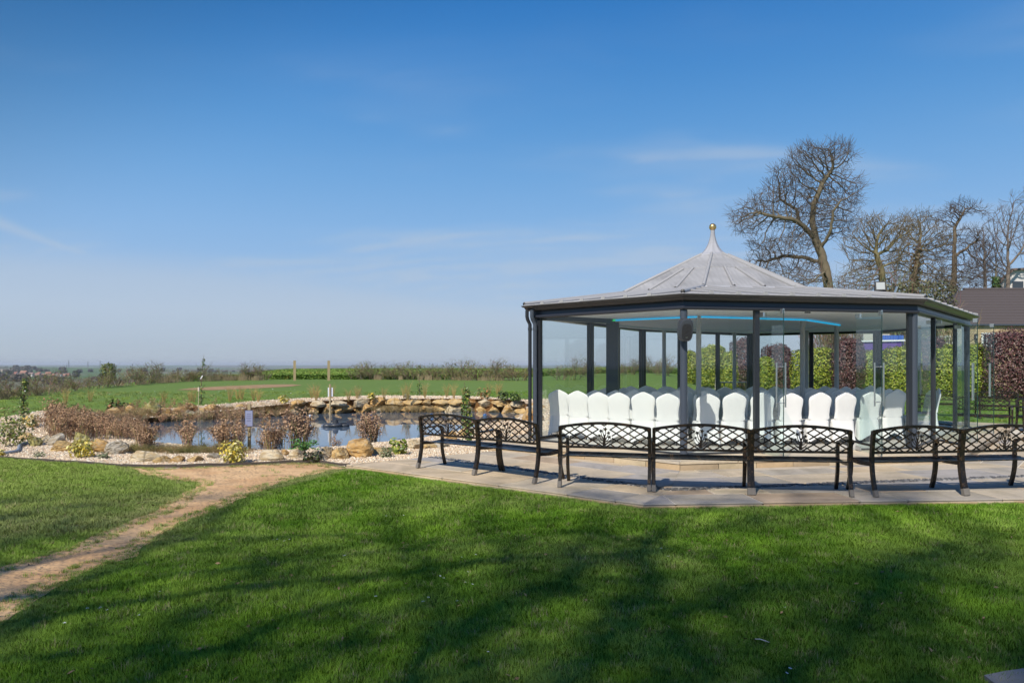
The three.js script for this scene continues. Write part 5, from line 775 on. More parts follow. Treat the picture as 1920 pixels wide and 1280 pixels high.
{
  const R = rng(66), stem = twigs(5, 1.6, 0.7, 4, [0.1, 0.08, 0.05], 0.03, 2);
  const bushes = [[1292, 722, 664, 26, 'l', 'laurel at the left end of the hedge row, right of the corner post'], [1335, 724, 654, 48, 'l', 'laurel with a pale pole in front of it'], [1395, 728, 640, 50, 'p', 'purple brown photinia behind the door post'], [1368, 728, 666, 26, 'l', 'small laurel squeezed left of the first photinia'], [1455, 730, 652, 52, 'p', 'wine red photinia seen through the open doorway, left'], [1435, 732, 676, 26, 'l', 'laurel low in front of the doorway photinia'], [1525, 734, 658, 74, 'l', 'largest yellow green laurel, centre of the open doorway'], [1590, 736, 640, 50, 'p', 'wine red photinia at the right of the doorway'], [1638, 736, 664, 50, 'l', 'laurel behind the right door leaf'], [1690, 738, 656, 58, 'l', 'laurel behind the right hand corner post'], [1745, 738, 640, 48, 'p', 'photinia behind the right side glass'], [1776, 740, 656, 46, 'l', 'laurel behind the right side glass'], [1826, 742, 652, 44, 'l', 'laurel between the open right doors and the purple bush'], [1896, 744, 623, 92, 'p', 'big wine purple photinia at the right edge'], [1950, 744, 636, 60, 'p', 'photinia cut off by the right edge']];
  for (const [px, by, ty, w, kind, say] of bushes) {
    const Z = Math.min(60, 2380 / (by + 3 - HORIZON)), X = (px - 960) / FOCAL * Z, s = Z / FOCAL, hB = EYE - (by - HORIZON) * s, h = (by - ty + 6) * s, ww = w * s / 2 * 1.08, g0 = H(X, Z), t = thing(kind === 'l' ? 'laurel_bush' : 'photinia_bush', say, kind === 'l' ? 'laurel' : 'photinia', [X, Math.min(g0, hB), -Z], 0, 'clipped evergreen bushes behind the pavilion');
    const hh = h + hB - Math.min(g0, hB);
    stuff(add('foliage', leafBush([[[0, hh * 0.5, 0], [ww, hh * 0.52, Math.max(0.9, ww * 0.8)]], [[ww * 0.2, hh * 0.62, 0.1], [ww * 0.8, hh * 0.38, ww * 0.7]]], Math.round(7000 + 4200 * ww * hh / 3), kind === 'l' ? 0.075 : 0.065, kind === 'l' ? laurelT : photT, 100 + px, 1.7, 0.5), M.vcLeaf, t));
    const st = add('stems', stem, M.vc, t); st.scale.setScalar(hh / 3.4);
  }
  const pole = thing('pale_pole', 'slim pale pole leaning slightly in front of the laurels', 'pole', [(1341 - 960) / FOCAL * 34, H(9.2, 34), -34], 0); const pm = new MB(); pm.tube([new THREE.Vector3(0, 0, 0), new THREE.Vector3(0.12, 3.0, 0)], 0.035, 8); pm.build('shaft', mat({ rgb: [0.6, 0.54, 0.42] }), pole); const pc = new MB(); pc.tube([new THREE.Vector3(0.12, 2.98, 0), new THREE.Vector3(0.122, 3.04, 0)], 0.05, 8); pc.build('cap', M.paintWhite, pole);
  // dark table beyond the chairs
  const tb = thing('garden_table', 'dark round topped table standing on the lawn beyond the chairs', 'table', [(1375 - 960) / FOCAL * 32, H(9.5, 32), -32], 0); const tt = new MB(); tt.box(1.2, 0.04, 0.8, M4(new THREE.Vector3(0, 0.98, 0))); tt.build('table_top', M.frameDark, tb); for (const [x, z] of [[-0.5, -0.3], [0.5, -0.3], [-0.5, 0.3], [0.5, 0.3]]) { const l = new MB(); l.tube([new THREE.Vector3(x, 0, z), new THREE.Vector3(x * 0.9, 0.98, z * 0.9)], 0.025, 6); l.build('leg', M.frameDark, tb); }
}
// scrub under the far trees, loose brown hedges of the fields
{
  const R = rng(71), dry = [0.2, 0.15, 0.10];
  const shrub = [twigs(6, 1.9, 0.9, 1, [0.25, 0.185, 0.11], 0.024, 3, 3), twigs(6, 1.7, 1.0, 2, [0.29, 0.225, 0.14], 0.022, 3, 3), twigs(5, 2.1, 0.8, 3, [0.21, 0.165, 0.11], 0.026, 3, 3), twigs(7, 1.5, 1.1, 4, [0.27, 0.235, 0.12], 0.02, 3, 3)];
  const bareShrub = [...shrub];
  shrub.forEach((g, i) => { const Q = rng(40 + i), mb = new MB(), P = g.attributes.position, N = P.count; for (let k = 0; k < 420; k++) { const j = Math.floor(N * (0.25 + 0.75 * Q())), v = 0.7 + 0.7 * Q(); leafAt(mb, new THREE.Vector3().fromBufferAttribute(P, j), new THREE.Vector3(Q() - 0.5, 0.5, Q() - 0.5), 0.05, (Q() < 0.55 ? [0.22, 0.27, 0.07] : [0.2, 0.135, 0.085]).map((c) => c * v), Q, 1.8); } shrub[i] = mergeGeometries([g, mb.geo()]); });
  const grassy = (() => { const mb = new MB(), Q = rng(6); for (let k = 0; k < 70; k++) { const a = Q() * 6.283, r = Math.sqrt(Q()) * 0.7, p = new THREE.Vector3(Math.cos(a) * r * 1.3, 0, Math.sin(a) * r * 0.5), d = new THREE.Vector3((Q() - 0.5) * 0.4, 0.5 + Q() * 0.4, (Q() - 0.5) * 0.4), v = 0.8 + 0.5 * Q(); mb.tube([p, p.clone().addScaledVector(d, 0.6), p.clone().add(d).add(new THREE.Vector3((Q() - 0.5) * 0.2, 0, (Q() - 0.5) * 0.2))], [0.012, 0.01, 0.003], 3, [0.42 * v, 0.33 * v, 0.2 * v], false); } return mb.geo(); })();
  const hedge = (label, stops, n, hts) => { const h = thing('field_hedge', label, 'hedge', [0, 0, 0]); for (let k = 0; k < n; k++) { const t = k / (n - 1) * (stops.length - 1), i = Math.min(stops.length - 2, Math.floor(t)), f = t - i, px = lerp(stops[i][0], stops[i + 1][0], f) + (R() - 0.5) * 5, py = lerp(stops[i][1], stops[i + 1][1], f), [X, Z] = ground(px, py), sc = hts * (0.6 + 0.75 * R()) * lerp(0.62, 1, smooth(28, 55, Z)); const m = add('hedge_shrub', shrub[Math.floor(R() * 4)], M.vc, h); m.position.copy(V(X, Z + 0.4 + R(), H(X, Z) - 0.03)); m.rotation.y = R() * 6; m.scale.set(sc * 1.05, sc * 0.62, sc); if (R() < 0.5) { const g = add('dry_grass_tuft', grassy, M.vc, h); g.position.copy(V(X + (R() - 0.5), Z, H(X, Z) - 0.02)); g.rotation.y = R() * 6; g.scale.setScalar((0.45 + 0.35 * R()) * lerp(0.7, 1, smooth(28, 55, Z))); } } return h; };
  hedge('straggly brown hedge along the left field edge', [[-40, 752], [60, 741], [150, 730], [240, 721.5], [330, 716], [420, 713.5], [490, 713]], 64, 0.86);
  hedge('straggly brown hedge right of the two gate posts', [[664, 711.5], [760, 712], [880, 713], [985, 714]], 40, 1.08);
  const lone = (px, py, sc, k, label, tone) => { const [X, Z] = ground(px, py), t = thing('bare_bush', label, 'bush', [X, H(X, Z) - 0.03, -Z], R() * 6); for (let j = 0; j < 4; j++) { const m = add('branches', shrub[(k + j) % 4], M.vc, t); m.position.set((R() - 0.5) * sc * 1.3, 0, (R() - 0.5) * sc); m.rotation.y = R() * 6; m.scale.set(sc * 0.75, sc * (0.42 + 0.15 * R()), sc * 0.75); } return t; };
  lone(1058, 712, 1.35, 1, 'rounded brown bush seen through the left glass wall'); lone(1105, 706, 1.2, 2, 'brown bush left of the broad inner column'); lone(1178, 702, 1.3, 0, 'bare bush between the two left back posts'); lone(1228, 700, 1.5, 3, 'taller bare bush left of the corner post'); lone(1256, 704, 1.4, 1, 'bare bush touching the corner post on its left'); lone(1150, 704, 1.0, 3, 'low bare bush right of the broad inner column');
  // green bush in the left hedge
  { const [X, Z] = ground(207, 725), t = thing('green_bush', 'green leafed bush standing out of the left hedge', 'bush', [X, H(X, Z), -Z + 0.3]); stuff(add('foliage', leafBush([[[0, 0.95, 0], [0.42, 0.55, 0.4]]], 900, 0.07, [[0.10, 0.13, 0.02], [0.14, 0.16, 0.03]], 4), M.vcLeaf, t)); const st = new MB(); st.tube([new THREE.Vector3(0, 0, 0), new THREE.Vector3(0.03, 0.8, 0)], 0.05, 7, [0.1, 0.08, 0.05]); st.build('trunk', M.vc, t); }
  // scrub below the bare trees
  const scr = [[1570, 550, 1.7, 1], [1603, 550, 1.8, 3], [1660, 546, 1.9, 0], [1682, 546, 1.8, 2], [1718, 548, 1.9, 1], [1750, 552, 1.8, 3], [1585, 548, 1.9, 0], [1620, 552, 1.8, 1], [1700, 545, 2.1, 3], [1740, 548, 2.0, 0], [1770, 560, 1.8, 1], [1815, 560, 1.9, 3], [1560, 545, 1.7, 2], [1640, 540, 1.9, 2], [1540, 545, 1.8, 1], [1790, 565, 2, 2]];
  scr.forEach(([px, py, sc, k], i) => { const Z = (px > 1765 ? 92 : 54) + (i % 3) * 2, X = (px - 960) / FOCAL * Z, t = thing('scrub_bush', `tangled bare scrub under the far trees, ${ordinal[i]} of the thicket counted along the roof edge`, 'bush', [X, H(X, Z), -Z], i); const m = add('branches', bareShrub[k], M.vc, t), m2 = add('branches', bareShrub[(k + 1) % 4], M.vc, t); m2.scale.set(sc * 1.0, sc * 1.6, sc * 1.0); m2.rotation.y = 2; m.scale.set(sc * 1.1, sc * 2.1, sc * 1.0).multiplyScalar(px > 1765 ? 1.3 : 1); });
  { const Z = 53, X = (1725 - 960) / FOCAL * Z, t = thing('evergreen_bush', 'dull green evergreen bush under the far trees, right of the floodlight', 'bush', [X, H(X, Z), -Z]); stuff(add('foliage', leafBush([[[0, 5.6, 0], [2.2, 2.1, 1.5]], [[1.2, 6.6, 0], [1.3, 1.2, 1]], [[-1.5, 6.3, 0], [1.3, 1.3, 1]]], 2600, 0.12, [[0.11, 0.115, 0.04], [0.14, 0.125, 0.06], [0.07, 0.08, 0.03]], 17, 1.6, 0.8), M.vcLeaf, t)); const st = add('stems', shrub[0], M.vc, t); st.scale.set(1.8, 3.2, 1.6); }
}
// gate posts of the field
for (const [px, say] of [[552, 'left'], [616, 'right']]) { const [X, Z] = ground(px, 713.5), t = thing('gate_post', `square timber gate post at the field opening, ${say} one of the two`, 'post', [X, H(X, Z) - 0.05, -Z], 0.3, 'timber gate posts'); const m = new MB(); m.box(0.22, 1.82, 0.2, M4(new THREE.Vector3(0, 0.91, 0))); m.build('shaft', M.wood, t); const c = new MB(); c.box(0.2, 0.02, 0.18, M4(new THREE.Vector3(0, 1.83, 0))); c.build('weathered_top', M.foot, t); }

// crop field beyond the hedge
{
  const R = rng(81), mb = new MB(); for (let k = 0; k < 38; k++) { const p = new THREE.Vector3((R() - 0.5) * 0.7, R() * 0.48, (R() - 0.5) * 0.7); leafAt(mb, p, new THREE.Vector3(R() - 0.5, 1, R() - 0.5), 0.1 + 0.08 * R(), null, R, 2.2); }
  const g = mb.geo(); g.deleteAttribute('color');
  const list = [], base = ground(600, 711)[1];
  const push = (X, Z, k) => { const n = fbm(X * 0.15, Z * 0.15, 3, 3), c = mixc([0.13, 0.23, 0.035], [0.21, 0.30, 0.06], clamp(n * 1.4 - 0.2 + 0.3 * R())); if (R() < 0.04) c[0] += 0.15; list.push({ m: M4(V(X, Z, farLand(X, Z) - 0.05), R() * 6, new THREE.Vector3(k, Math.min(k, 1.1) * (0.7 + 0.4 * R()), k)), c }); };
  for (let k = 0; k < 52000; k++) { const Z = base + 1 + 120 * R() ** 2.4, X = lerp(-0.78, 0.35, R()) * Z; const edge = X < -20 ? Z > 64 - (X + 20) * -0.0 : true; if (edge) push(X, Z, 1 + (Z - base) / 60); }
  for (let k = 0; k < 5000; k++) { const Z = base + 0.2 + 2.2 * R(), X = lerp(-0.42, 0.2, R()) * Z; push(X, Z, 0.75 + 0.3 * R()); }
  for (let k = 0; k < 16000; k++) { const Z = 28 + 40 * R(), lx = lerp(-19.5, -27, clamp((Z - 27) / 28)) - 1.8, X = lx - R() * Math.max(0.1, Z * 0.76 + lx); if (X < lx) push(X, Z, 0.95); }
  for (let k = 0; k < 14000; k++) { const Z = 180 + 160 * R(), X = lerp(-0.7, 0.3, R()) * Z; push(X, Z, 1.25); }
  scatter('crop_leaves', g, M.leafWhite, list, 'dense green leafy crop in the field beyond the hedge', 'crop');
}

// ------------------------------------------------------------------ plants round the pond
{
  const R = rng(91);
  // dead flowering rush: stiff stalks with brown leaf clusters
  const stalk = (seed, h) => { const Q = rng(seed), mb = new MB(); for (let s = 0; s < 4; s++) { const a = Q() * 6.283, p = new THREE.Vector3(Math.cos(a) * 0.05, 0, Math.sin(a) * 0.05), d = new THREE.Vector3((Q() - 0.5) * 0.4, 1, (Q() - 0.5) * 0.4).multiplyScalar(h * (0.7 + 0.4 * Q())), mid = p.clone().addScaledVector(d, 0.55).add(new THREE.Vector3((Q() - 0.5) * 0.06, 0, (Q() - 0.5) * 0.06)), t = p.clone().add(d), tone = [0.36, 0.27, 0.15].map((c) => c * (0.7 + 0.6 * Q())); mb.tube([p, mid, t], [0.006, 0.005, 0.003], 3, tone, false); for (let k = 0; k < 20; k++) { const q = mid.clone().lerp(t, Q() ** 0.6 * 1.1).add(new THREE.Vector3((Q() - 0.5) * 0.13, (Q() - 0.5) * 0.09, (Q() - 0.5) * 0.13)), v = 0.55 + 0.8 * Q(); leafAt(mb, q, new THREE.Vector3(Q() - 0.5, 0.4, Q() - 0.5), 0.02 + 0.018 * Q(), [0.37 * v, 0.235 * v, 0.145 * v], Q, 2.0); } } return mb.geo(); };
  const kinds = [stalk(1, 0.62), stalk(2, 0.72), stalk(3, 0.55)], lists = [[], [], []];
  const put = (X, Z, k, h = null) => lists[Math.floor(R() * 3)].push({ m: M4(V(X, Z, h ?? (inside(POND, X, Z) ? -0.16 : H(X, Z))), R() * 6, k * (0.75 + 0.5 * R()), (R() - 0.5) * 0.35, (R() - 0.5) * 0.35), c: ((v) => [v, v * 0.98, v * 0.92])(0.75 + 0.5 * R()) });
  for (let k = 0; k < 430; k++) { const px = 82 + R() * 170, py = 800 + R() * 34, [X, Z] = ground(px, py, -0.05); put(X, Z + R() * 0.5, lerp(0.8, 0.5, (px - 82) / 170) * (0.7 + 0.5 * R())); }
  for (let k = 0; k < 340; k++) { const px = 235 + R() * 285, py = 840 + 18 * R() ** 0.7, [X, Z] = ground(px, py, -0.1); if (Math.abs(px - 467) > 16 && fbm(px / 16, 3, 1, 2) > 0.41) put(X, Z, 0.5 + 0.4 * R()); }
  for (let k = 0; k < 120; k++) { const px = 225 + R() * 270, py = 782 + R() * 8, [X, Z] = ground(px, py, -0.1); put(X, Z, 0.4 + 0.25 * R()); }
  lists.forEach((l, i) => scatter('dead_reeds', kinds[i], mat({ vertexColors: true, roughness: 0.9 }), l, 'mass of brown dead reeds at the left of the pond', 'reeds'));
  const clump = (px, py, n, spread, h, label) => { const [X, Z] = ground(px, py, -0.12), t = thing('dead_reed_clump', label, 'reeds', [X, -0.15, -Z]); for (let k = 0; k < n; k++) { const m = add('stalk', kinds[k % 3], M.vc, t), a = R() * 6.283, r = Math.sqrt(R()) * spread; m.position.set(Math.cos(a) * r, 0, Math.sin(a) * r * 0.6); m.rotation.set((R() - 0.5) * 0.3 + 0, R() * 6, -m.position.x * 0.5); m.scale.setScalar(h * (0.8 + 0.4 * R())); } };
  clump(560, 840, 20, 0.2, 1.1, 'tall clump of brown dead reeds behind the mahonia'); clump(688, 838, 22, 0.26, 0.95, 'clump of brown dead reeds right of the floating pump'); clump(525, 846, 9, 0.12, 0.75, 'thin dead reeds left of the mahonia'); clump(632, 848, 5, 0.1, 0.5, 'few short dead reeds behind the ochre boulders');
  // straw coloured sedge on the far bank and reed stubs along the back wall
  const sedge = (() => { const Q = rng(3), mb = new MB(); for (let k = 0; k < 46; k++) { const a = Q() * 6.283, d = new THREE.Vector3(Math.cos(a) * (0.1 + 0.3 * Q()), 0.3 + 0.35 * Q(), Math.sin(a) * (0.1 + 0.3 * Q())), p = new THREE.Vector3(Math.cos(a) * 0.06, 0, Math.sin(a) * 0.06), v = 0.6 + 0.7 * Q(); mb.tube([p, p.clone().addScaledVector(d, 0.6).add(new THREE.Vector3(0, 0.05, 0)), p.clone().add(d).add(new THREE.Vector3(d.x * 0.4, -0.08, d.z * 0.4))], [0.006, 0.005, 0.002], 3, [0.40 * v, 0.31 * v, 0.16 * v], false); } return mb.geo(); })(), sl = [];
  for (let k = 0; k < 120; k++) { const px = 190 + R() * 390, Z = 24.6 + Math.max(-1.2, (px - 300) / 260 * 3.5) + (R() - 0.6) * 1.5, X = (px - 960) / FOCAL * Z; sl.push({ m: M4(V(X, Z, inside(POND, X, Z) ? -0.12 : 0.02), R() * 6, new THREE.Vector3(0.6, 0.3 + 0.35 * R(), 0.6)), c: [0.75 + 0.4 * R(), 0.75 + 0.3 * R(), 0.7 + 0.3 * R()] }); }
  for (let k = 0; k < 45; k++) { const px = 590 + R() * 250, Z = 29.3 + R() * 0.4, X = (px - 960) / FOCAL * Z; sl.push({ m: M4(V(X, Z, -0.16), R() * 6, new THREE.Vector3(0.4, 0.55, 0.4)), c: [0.9, 0.85, 0.75] }); }
  for (let k = 0; k < 80; k++) { const px = 235 + R() * 230, [X, Z] = ground(px, 847 + R() * 10, -0.05); sl.push({ m: M4(V(X, Z, -0.08), R() * 6, new THREE.Vector3(0.5, 0.3 + 0.2 * R(), 0.5)), c: R() < 0.5 ? [0.45, 0.6, 0.35] : [0.7, 0.62, 0.5] }); }
  for (let k = 0; k < 26; k++) { const px = 100 + R() * 900, py = 765 - px * 0.02, [X, Z] = ground(px, py); sl.push({ m: M4(V(X, Z + R() * 2, H(X, Z)), R() * 6, new THREE.Vector3(0.4, 0.9 + R() * 0.5, 0.4)), c: [1.2, 1.1, 0.8] }); }
  scatter('dry_sedge', sedge, mat({ vertexColors: true, roughness: 0.9 }), sl, 'straw coloured dry sedge on the far bank of the pond', 'sedge');

  const shrubAt = (name, px, py, w, h, tones, n, leaf, label, cat, lift = null) => { const [X, Z] = ground(px, py, lift), s = Z / FOCAL, ww = w * s / 2, hh = h * s, t = thing(name, label, cat, [X, lift ?? H(X, Z), -Z], 0); const st = add('stems', twigs(6, hh * 0.9, ww * 0.4, px, [0.2, 0.14, 0.08], 0.006, 2), M.vc, t); stuff(add('foliage', leafBush([[[0, hh * 0.55, 0], [ww, hh * 0.48, ww]], [[ww * 0.3, hh * 0.4, 0.05], [ww * 0.7, hh * 0.36, ww * 0.7]]], n, leaf, tones, px * 3 + 1, 1.8, 0.9), M.vcLeaf, t)); return t; };
  const yel = [[0.5, 0.36, 0.03], [0.58, 0.46, 0.06], [0.36, 0.33, 0.05], [0.62, 0.55, 0.22]], grn = [[0.09, 0.14, 0.025], [0.14, 0.19, 0.035], [0.06, 0.1, 0.02]], lime = [[0.2, 0.24, 0.04], [0.26, 0.27, 0.07], [0.13, 0.18, 0.04], [0.3, 0.24, 0.12]], sage = [[0.2, 0.22, 0.11], [0.26, 0.25, 0.14], [0.15, 0.18, 0.08]];
  shrubAt('golden_shrub', 436, 870, 48, 44, yel, 520, 0.034, 'bright yellow leaved shrub by the edging, right of the reeds', 'shrub'); shrubAt('golden_shrub', 154, 859, 44, 34, yel, 420, 0.034, 'yellow shrub in front of the tall olive boulder', 'shrub'); shrubAt('golden_shrub', 57, 802, 26, 26, [[0.62, 0.5, 0.22], [0.6, 0.4, 0.08], [0.7, 0.62, 0.4]], 320, 0.045, 'cream and yellow variegated shrub beside the left sapling', 'shrub'); shrubAt('golden_shrub', 2, 868 - 12, 14, 14, yel, 90, 0.03, 'low yellow shrub cut off by the left edge', 'shrub');
  shrubAt('loose_shrub', 18, 838, 70, 74, lime, 520, 0.042, 'loose yellow green shrub at the left edge of the gravel', 'shrub'); shrubAt('green_shrub', 213, 776, 26, 28, [...grn, [0.3, 0.13, 0.05]], 260, 0.07, 'green shrub with red tips on the far left bank', 'shrub'); shrubAt('green_shrub', 238, 774, 22, 20, [...grn, [0.5, 0.4, 0.03]], 200, 0.06, 'green shrub with yellow tips on the far left bank', 'shrub');
  shrubAt('laurel_shrub', 746, 853, 36, 32, [[0.10, 0.16, 0.02], [0.2, 0.26, 0.03], [0.3, 0.3, 0.05]], 160, 0.05, 'small glossy laurel in the gravel left of the end bench', 'shrub'); shrubAt('sage_shrub', 722, 859, 26, 22, sage, 260, 0.026, 'small grey green tufted shrub beside the laurel', 'shrub'); shrubAt('sage_shrub', 192, 861, 22, 14, sage, 140, 0.024, 'low grey green plant in the gravel below the orange boulder', 'shrub'); shrubAt('sage_shrub', 72, 858, 18, 12, sage, 120, 0.024, 'low grey green plant near the grey hose', 'shrub'); shrubAt('dark_shrub', 586, 868, 34, 22, [[0.04, 0.06, 0.03], [0.08, 0.06, 0.04], [0.1, 0.14, 0.04]], 150, 0.04, 'small dark leaved plant at the foot of the mahonia', 'shrub');
  shrubAt('golden_shrub', 531, 756, 20, 14, yel, 130, 0.06, 'small yellow shrub on the back gravel, left', 'shrub'); shrubAt('golden_shrub', 696, 749, 16, 12, yel, 110, 0.06, 'small yellow shrub on the back gravel above the stone wall', 'shrub'); shrubAt('green_shrub', 942, 750, 22, 18, grn, 170, 0.07, 'small green shrub on the back gravel, left of the pair', 'shrub'); shrubAt('green_shrub', 966, 752, 20, 14, grn, 150, 0.07, 'small green shrub on the back gravel beside the glass corner', 'shrub'); shrubAt('loose_shrub', 906, 748, 26, 22, [...lime, [0.4, 0.18, 0.06]], 150, 0.06, 'loose shrub with orange tips on the back gravel', 'shrub'); shrubAt('loose_shrub', 672, 746, 16, 24, lime, 40, 0.04, 'sparse twiggy shrub on the back gravel', 'shrub'); shrubAt('sage_shrub', 763, 748, 14, 9, sage, 80, 0.05, 'low tuft on the back gravel under the sapling', 'shrub');
  shrubAt('loose_shrub', 1006, 838, 22, 26, lime, 70, 0.04, 'small green plant in the gravel by the downpipes', 'shrub');
  // mahonia: arching fronds of paired leaflets
  { const [X, Z] = ground(571, 866), t = thing('mahonia', 'glossy green mahonia with spreading fronds in front of the water', 'shrub', [X, 0, -Z]), Q = rng(14), st = new MB(); st.tube([new THREE.Vector3(0, 0, 0), new THREE.Vector3(0.01, 0.14, 0), new THREE.Vector3(0, 0.3, 0)], [0.014, 0.012, 0.01], 6, [0.16, 0.12, 0.05]); st.build('stem', M.vc, t); for (let k = 0; k < 13; k++) { const a = k * 2.4, d = new THREE.Vector3(Math.cos(a), 0.5 + 1.1 * Q(), Math.sin(a) * 0.8).normalize(), L = 0.27 + 0.1 * Q(), fr = new MB(), tone = [0.06, 0.15, 0.025]; for (let j = 1; j < 8; j++) { const p = new THREE.Vector3(0, 0.2, 0).addScaledVector(d, L * j / 7).add(new THREE.Vector3(0, -0.1 * (j / 7) ** 2, 0)); for (let s = 0; s < 3; s++) { const v = 0.7 + 0.9 * Q(); leafAt(fr, p.clone().add(new THREE.Vector3((Q() - 0.5) * 0.06, (Q() - 0.5) * 0.02, (Q() - 0.5) * 0.06)), new THREE.Vector3(0, 1, 0), 0.032, tone.map((c) => c * v * 1.3), Q, 1.9); } } fr.build('frond', M.vcLeaf, t); } }
  // young trees wound with leaves
  const sapling = (px, py, top, w, label, lean, bare, lift = null) => { const [X, Z] = ground(px, py, lift), s = Z / FOCAL, h = (py - top) * s, t = thing('sapling', label, 'sapling', [X, lift ?? H(X, Z), -Z]), Q = rng(px), st = new MB(), at = (f) => new THREE.Vector3(lean * h * f * f + 0.02 * Math.sin(f * 9), h * f, 0.02 * Math.cos(f * 7)); st.tube([0, 0.25, 0.5, 0.75, 1].map(at), [0.02, 0.017, 0.013, 0.009, 0.004], 6, [0.16, 0.12, 0.08]); for (let k = 0; k < 9; k++) { const f = 0.5 + 0.5 * Q(), p = at(f), d = new THREE.Vector3((Q() - 0.5) * 1.2, 0.9, (Q() - 0.5)).multiplyScalar(0.3 * h * (1.15 - f)); st.tube([p, p.clone().addScaledVector(d, 0.6), p.clone().add(d).add(new THREE.Vector3(0, 0.05, 0))], [0.006, 0.004, 0.002], 3, [0.2, 0.16, 0.09]); } st.build('stem', M.vc, t); const lv = new MB(), N = bare ? 150 : 420; for (let k = 0; k < N; k++) { const f = bare ? (Q() < 0.6 ? Q() * 0.42 : 0.55 + 0.4 * Q()) : 0.05 + Q() * 0.85, p = at(f), a = Q() * 6.283, r = w * s * 0.5 * Math.sqrt(Q()) * (1.1 - 0.6 * f), v = 0.6 + 0.8 * Q(); leafAt(lv, p.add(new THREE.Vector3(Math.cos(a) * r, (Q() - 0.5) * 0.06, Math.sin(a) * r)), new THREE.Vector3(Math.cos(a), 0.5, Math.sin(a)), 0.05, (Q() < 0.25 ? [0.22, 0.24, 0.04] : [0.075, 0.13, 0.025]).map((c) => c * v), Q, 1.4); } stuff(lv.build('leaves', M.vcLeaf, t)); return t; };
  sapling(42, 800, 700, 20, 'ivy wound sapling with a white tag at the left edge', 0.05, false); sapling(376, 758, 668, 14, 'tallest sapling with bare forked tip and a white tag, behind the reeds', 0.06, true); sapling(786, 742, 682, 12, 'thin leafy sapling on the lawn edge above the first bench', 0.02, true); sapling(877, 832, 716, 24, 'bright green sapling rising behind the first two benches', -0.06, false);
  for (const [px, py, d, say] of [[46, 735, 21.2, 'left'], [378, 707, 27.5, 'behind the reeds']]) { const X = (px - 960) / FOCAL * d, m = new MB(); m.box(0.035, 0.14, 0.012, M4(new THREE.Vector3(0, 0, 0.03), 0.3, 1, 0, -0.5)); const o = m.build('plant_tag', M.paintWhite); o.position.set(X, EYE - (py - HORIZON) / FOCAL * d, -d); tag(o, `white plant tag tied to the sapling ${say}`, 'tag'); }
  { const d = 24.5, X = (371 - 960) / FOCAL * d, t = thing('marker_cane', 'thin cane with a pale cap among the reeds', 'cane', [X, -0.2, -d]), m = new MB(); m.tube([new THREE.Vector3(0, 0, 0), new THREE.Vector3(0.02, 1.1, 0)], 0.013, 6); m.build('shaft', mat({ rgb: [0.5, 0.42, 0.26] }), t); const c = new MB(); c.box(0.05, 0.13, 0.05, M4(new THREE.Vector3(0.02, 1.12, 0))); c.build('cap', mat({ rgb: [0.62, 0.52, 0.38] }), t); }
}

